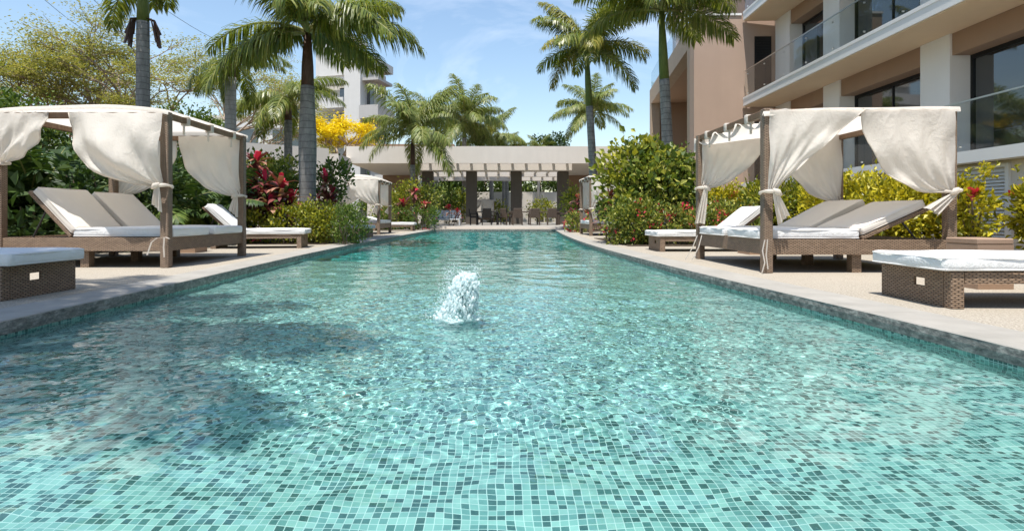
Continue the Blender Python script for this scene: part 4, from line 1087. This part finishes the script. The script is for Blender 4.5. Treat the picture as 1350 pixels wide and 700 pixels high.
dense_tree('broadleaf_tree', 'dark round tree on the skyline behind the pavilion right of the sky gap', (px(716, 62), 62, 0), [(0, 0, 8.0, 1.9, 1.5, 1.5), (1.6, 0, 8.6, 1.6, 1.4, 1.4)], 'leaf_dark', 2600, .28, 7.5)
big_hedge = shrub('garden_hedge', 'long dense green hedge above and behind the cream garden wall', (1, 59, 0), [(x_, 0, 2.6, 3, 1.2, 3.) for x_ in range(-14, 15, 3)], 'leaf_mid', 9000, .34, .5, 'hedge', 0, None, .1, 200, .4)
for i, (x, Y, r, z, lb) in enumerate(((600, 47.5, 1.6, 2.5, 'green garden tree behind the pavilion, left of the second column'), (640, 56, 2.4, 4.2, 'broad green tree above the garden wall between the second and third columns'), (712, 56, 2.6, 4.4, 'broad green tree above the garden wall between the third and fourth columns'),
                               (575, 56, 2.6, 4.6, 'broad green tree behind the first and second pavilion columns'), (840, 58, 3.5, 6, 'broad dark tree far behind the pavilion right wing'), (770, 57, 2.6, 5.0, 'broad dark tree behind the garden wall right of the fourth column'))):
    dense_tree('garden_tree', lb, (px(x, Y), Y, 0), [(0, 0, z, r, r, r*.9), (-r*.7, 0, z-.4, r*.7, r*.7, r*.6), (r*.7, 0, z-.3, r*.7, r*.7, r*.6)], 'leaf_dark' if i > 3 else 'leaf_mid', 4200, .26, z)

# ------------------------------------------------------------------ planting left of the pool
def frond_bush(label, loc, n, fl, seed, h=.5, group='feathery palms behind the left daybed'):
    rr = random.Random(seed); t = thing('areca_palm', label, 'shrub', loc, 0, group); sb = MB()
    for q in range(4):
        a = rr.uniform(0, 6.28); sb.tube([(math.cos(a)*.1, math.sin(a)*.1, 0), (math.cos(a)*.22, math.sin(a)*.22, h)], [.03, .022], 6)
    sb.build('stems', M['shaft_green'], t)
    for q in range(n):
        a = rr.uniform(0, 6.28); add_frond(t, FRW[q % 3], (math.cos(a)*.18, math.sin(a)*.18, h*rr.uniform(.5, 1.1)), a+rr.uniform(-.5, .5), fl*rr.uniform(.75, 1.1), rr.uniform(-.3, .3), rr.uniform(-.15, .15))
    return t
frond_bush('feathery dark palm clump at the left edge beside the daybed corner post', (-8.1, 8.6, 0), 14, 1.5, 1, .6)
frond_bush('feathery dark palm clump behind the nearer steep backrest', (-7.3, 8.9, 0), 16, 1.6, 2, .7)
frond_bush('feathery dark palm clump seen through the gap in the far curtains', (-6.6, 10.9, 0), 16, 1.5, 3, .6)
frond_bush('feathery dark palm clump between daybed back post and sunlit lounger', (-6.5, 12.6, 0), 14, 1.4, 4, .5)
frond_bush('feathery dark palm clump farther back behind the left daybed canopy', (-8.6, 11.4, 0), 16, 1.9, 5, .9)
def big_leaf(label, loc, blobs, n, leaf, mat='leaf_dark', **kw):
    leaf *= .74; n = int(n*1.7)
    return shrub('broadleaf_shrub', label, loc, blobs, mat, n, leaf, .55, group='broad-leaved shrubs behind the left daybed', up=.1, **kw)
big_leaf('glossy broad-leaved shrub low behind the left daybed corner post', (-7.2, 7.4, 0), [(0, 0, .45, .8, .7, .5), (.4, .8, .5, .6, .6, .5)], 520, .24)
big_leaf('glossy broad-leaved shrub rising behind the steep nearer backrest', (-6.9, 9.6, 0), [(0, 0, .9, .8, .8, .9), (.3, .8, 1.1, .7, .7, .9)], 800, .22)
big_leaf('tall dark shrub filling the shade at the left edge of the picture', (-9.4, 9.6, 0), [(0, 0, 1.2, 1.2, 1, 1.2), (-1, .5, 1.4, 1, 1, 1.3)], 1500, .2)
big_leaf('tall dark shrub behind the far curtains of the left daybed', (-7.7, 12.5, 0), [(0, 0, 1.1, 1.1, .9, 1.1), (1.2, .3, 1., .9, .9, 1.)], 1500, .17)
big_leaf('tall dark hedge-like shrub far back under the acacia', (-11.5, 14.5, 0), [(0, 0, 1.5, 1.8, 1, 1.5), (2.4, .5, 1.3, 1.6, 1, 1.3)], 2200, .2)
big_leaf('dark rounded shrub behind the sunlit left lounger', (-6.6, 13.9, 0), [(0, 0, .8, .9, .8, .8)], 1000, .13, 'leaf_mid')

big_leaf('long dark hedge closing the garden behind the left daybed', (-14.5, 19, 0), [(0, 0, 1.6, 2.2, .9, 1.7), (3.2, .3, 1.5, 2.2, .9, 1.6), (6, .5, 1.4, 2., .9, 1.5), (-3.2, 0, 1.7, 2.2, .9, 1.8)], 7000, .24)
def hedge(label, loc, blobs, mat, n, leaf, group='clipped hedges along the left deck', **kw):
    return shrub('hedge_shrub', label, loc, blobs, mat, n, leaf, .5, 'hedge', 6, group, .5, 130, .22, shell=.7, **kw)
hedge('clipped hedge with yellowish young leaves behind the sunlit left lounger', (px(336, 12.75), 12.75, 0), [(0, 0, .42, .7, .4, .42), (.75, 0, .42, .5, .4, .42), (-.6, 0, .42, .5, .4, .42)], 'leaf_lime', 3200, .085, flowers=5, fl_size=.05)
hedge('clipped hedge with lime tips at the foot of the big palm', (px(417, 12.75), 12.75, 0), [(0, 0, .46, .42, .45, .46), (.3, .1, .45, .35, .4, .46), (-.35, .1, .43, .4, .4, .44)], 'leaf_lime', 4200, .07, flowers=2, fl_size=.045)
hedge('darker green clipped hedge end nearest the pool, right of the big palm', (px(456, 12.4), 12.35, 0), [(0, 0, .44, .3, .4, .44), (.05, .5, .42, .3, .4, .42)], 'leaf_mid', 2400, .06)
hedge('clipped hedge beyond the distant left daybed, nearest the pavilion steps', (px(545, 25.2), 25.2, 0), [(-.9, 0, .5, .9, .6, .5), (.3, 0, .5, .9, .6, .5)], 'leaf_mid', 2400, .1, flowers=10)
hedge('clipped hedge behind the small lounger nearest the pavilion', (px(525, 24.8)-.6, 25.8, 0), [(0, 0, .5, .9, .6, .55)], 'leaf_mixed', 1600, .1)

strap_plant('cordyline', 'large maroon cordyline with a bright magenta top beside the left daybed post', (px(352, 13.1), 13.1, 0), [(-.25, 0, 1.9, .6), (.0, -.1, 1.45, .7), (.35, -.1, 1.35, .7), (-.1, -.2, 1.05, .6), (.55, .1, 1.0, .5), (-.4, -.1, 1.3, .6), (.2, -.3, .95, .5)], 'leaf_maroon', 'leaf_magenta', group='cordylines', L=.5, per=62, n_top=5)
strap_plant('cordyline', 'upright maroon cordyline with red tips just right of the big palm trunk', (px(429, 14.0), 14.0, 0), [(0, 0, 1.6, .8), (.15, .05, 1.2, .7), (-.15, 0, .95, .6)], 'leaf_maroon', 'leaf_magenta', group='cordylines', L=.36, per=60, n_top=6)
strap_plant('cordyline', 'small red cordyline between lime bushes left of the pavilion', (px(546, 25.6), 25.6, 0), [(0, 0, 1.75, .5), (.5, 0, 1.2, .5), (-.5, 0, 1.2, .5)], 'leaf_maroon', 'leaf_magenta', group='cordylines', L=.5, per=26)
strap_plant('cordyline', 'small red cordyline beside the sofa at the pavilion', (px(592, 28.6), 28.7, 0), [(0, 0, 1.1, .4), (.4, 0, .9, .4)], 'leaf_maroon', 'leaf_magenta', group='cordylines', L=.4, per=22)
strap_plant('cordyline', 'dark red cordyline just left of the distant right daybed', (px(762, 22.5), 22.5, 0), [(0, 0, 1.35, .8), (.2, 0, 1.0, .6), (-.15, 0, .8, .6)], 'leaf_maroon', 'leaf_magenta', group='cordylines', L=.4, per=28, n_top=4)
strap_plant('cordyline', 'maroon cordyline poking out of the big right bush toward the pool', (px(803, 12.9), 12.9, 0), [(0, 0, 1.1, .4), (-.1, .1, .9, .4)], 'leaf_maroon', 'leaf_maroon', group='cordylines', L=.36, per=18, n_top=5)
shrub('croton', 'tall lime and green croton just left of the big palm trunk', (px(378, 15.4), 15.4, 0), [(0, 0, 1.75, .42, .4, .55), (.15, 0, 1.25, .4, .4, .45), (-.25, 0, 1.45, .35, .35, .45)], 'leaf_mixed', 1000, .13, .6, stems=3, group='crotons')
shrub('croton', 'lime croton bush behind the maroon cordyline', (px(352, 16.5), 16.5, 0), [(0, 0, 1.9, .55, .5, .55), (.4, 0, 1.5, .5, .5, .5)], 'leaf_lime', 900, .13, .55, group='crotons')
shrub('croton', 'green bush behind the red-tipped cordyline, right of the big palm', (px(442, 15.6), 15.6, 0), [(0, 0, 1.75, .45, .4, .4), (-.2, 0, 1.3, .4, .4, .4)], 'leaf_mid', 800, .12, .6, group='crotons')
shrub('croton', 'lime croton bush left of the pavilion beside the young palm', (px(538, 27), 27, 0), [(0, 0, 1.6, .75, .6, .75), (-.4, 0, 1.2, .5, .5, .6)], 'leaf_lime', 1500, .13, .55, group='crotons')
shrub('croton', 'lime and green croton just right of the young palm trunk', (px(562, 27.2), 27.3, 0), [(0, 0, 1.5, .7, .6, .65)], 'leaf_mixed', 1200, .13, .55, group='crotons')
shrub('croton', 'green bush behind the sofa at the pavilion', (px(590, 36.5), 36.5, .12), [(0, 0, 1.5, 1., .8, 1.2)], 'leaf_mid', 1400, .16, .55, group='crotons')
shrub('croton', 'lime bush against the second pavilion column', (px(607, 37), 37.2, .12), [(0, 0, 1.3, .75, .7, 1.)], 'leaf_lime', 1100, .15, .55, group='crotons')
shrub('croton', 'lime bush behind the long dining table', (px(715, 47), 47.5, .1), [(0, 0, 1., 1.4, .8, .9)], 'leaf_lime', 1200, .18, .55, group='crotons')
shrub('croton', 'small lime bush behind the dark dining table', (px(655, 46), 46.5, .1), [(0, 0, .8, .9, .8, .8)], 'leaf_lime', 800, .18, .55, group='crotons')
shrub('croton', 'lime bush left of the distant right daybed', (px(757, 25.5), 25.5, 0), [(0, 0, 1.35, .55, .5, .75), (.1, 0, .7, .5, .5, .6)], 'leaf_lime', 1300, .13, .55, group='crotons')
hedge('low flowering hedge at the foot of the small cordyline by the distant right daybed', (px(762, 22), 21.6, 0), [(0, 0, .4, .5, .5, .4)], 'leaf_mixed', 900, .1, group='flowering hedges right of the pool', flowers=20, fl_size=.08)

# ------------------------------------------------------------------ planting right of the pool
shrub('sea_grape', 'tall lime-topped round bush at the pool corner of the right planting', (px(828, 13.2), 13.2, 0), [(0, 0, 1.65, .62, .55, .6), (.45, .1, 1.9, .5, .5, .5), (-.25, 0, 1.15, .5, .5, .5)], 'leaf_lime', 1300, .15, .7, group='big round-leaved bushes', clumps=60, twigs=5, stems=5)
shrub('sea_grape', 'tall dark green round-leaved bush with pale new tips, in the middle of the right planting', (px(862, 12.9), 12.9, 0), [(0, 0, 1.35, .75, .6, .7), (.4, .1, 1.5, .6, .5, .6), (.1, 0, 1.85, .55, .5, .4), (-.6, 0, .95, .5, .5, .5)], 'leaf_mixed', 2300, .14, .7, group='big round-leaved bushes', clumps=80, stems=6)
shrub('sea_grape', 'dark green bush beside the far left curtain of the right daybed', (px(900, 13.1), 13.1, 0), [(0, 0, 1.1, .5, .5, .9), (.1, .2, 1.5, .45, .45, .55)], 'leaf_mid', 1500, .13, .7, group='big round-leaved bushes', twigs=6)
hedge('low dark hedge with red blossoms along the pool edge under the lime bush', (px(832, 12.2), 12.25, 0), [(0, 0, .45, .48, .5, .5), (.35, .2, .5, .5, .5, .55), (-.1, .6, .5, .4, .5, .5)], 'leaf_mixed', 4600, .075, group='flowering hedges right of the pool', flowers=18, fl_size=.055)
hedge('low hedge thick with red blossoms behind the sunlit right lounger', (px(880, 12.0), 12.1, 0), [(0, 0, .42, .65, .4, .45), (.7, .1, .42, .6, .45, .45), (-.5, .1, .45, .5, .45, .5)], 'leaf_mixed', 3800, .075, group='flowering hedges right of the pool', flowers=46, fl_size=.06, fl_z=(.25, 9))
hedge('low hedge with red blossoms farther right, under the far curtain of the right daybed', (px(958, 12.3), 12.4, 0), [(0, 0, .45, .65, .45, .5), (.5, .2, .45, .5, .45, .5)], 'leaf_mixed', 2600, .08, group='flowering hedges right of the pool', flowers=12, fl_size=.055, fl_z=(.3, 9))
GL = ('golden hibiscus bush in front of the hotel wall, behind the far left curtain', 'golden hibiscus bush behind the front left post of the right daybed', 'golden hibiscus bush seen through the middle of the right daybed, above the two backrests',
      'golden hibiscus bush behind the knotted right front curtain', 'golden hibiscus bush right of the right daybed, in front of white louvres', 'golden hibiscus bush cut off by the right edge of the picture')
for i, (x, Y, wd, ht) in enumerate(((955, 15.5, .9, 1.55), (1040, 12.6, 1.0, 1.5), (1130, 10.8, .95, 1.35), (1205, 9.9, .9, 1.35), (1277, 8.6, .22, 1.36), (1392, 8.1, .33, 1.3))):
    shrub('hibiscus', GL[i], (px(x, Y), Y, 0), [(0, 0, ht*.52, wd*.8, .5, ht*.45), (-wd*.6, .1, ht*.5, wd*.5, .4, ht*.42), (wd*.55, 0, ht*.5, wd*.5, .4, ht*.43)], 'leaf_gold' if i not in (1,) else 'leaf_lime', int(5600*wd+700), .10, .5,
          group='golden hibiscus bushes along the hotel wall', clumps=int(80*wd)+30, spread=.3, twigs=12, stems=7, flowers=(3 if i in (2, 4) else 2), fl_size=.12, fl_z=(.7, 9))
shrub('sea_grape', 'wispy shoot of leaves on top of the dark bush in front of the palm trunk', (px(888, 13.6), 13.6, 0), [(0, 0, 1.9, .25, .25, .25), (.05, 0, 1.2, .2, .2, .6)], 'leaf_mixed', 200, .1, .5, group='big round-leaved bushes', twigs=8, stems=3)

for o in list(bpy.data.objects):
    if o.type == 'LIGHT': o['kind'] = 'structure'
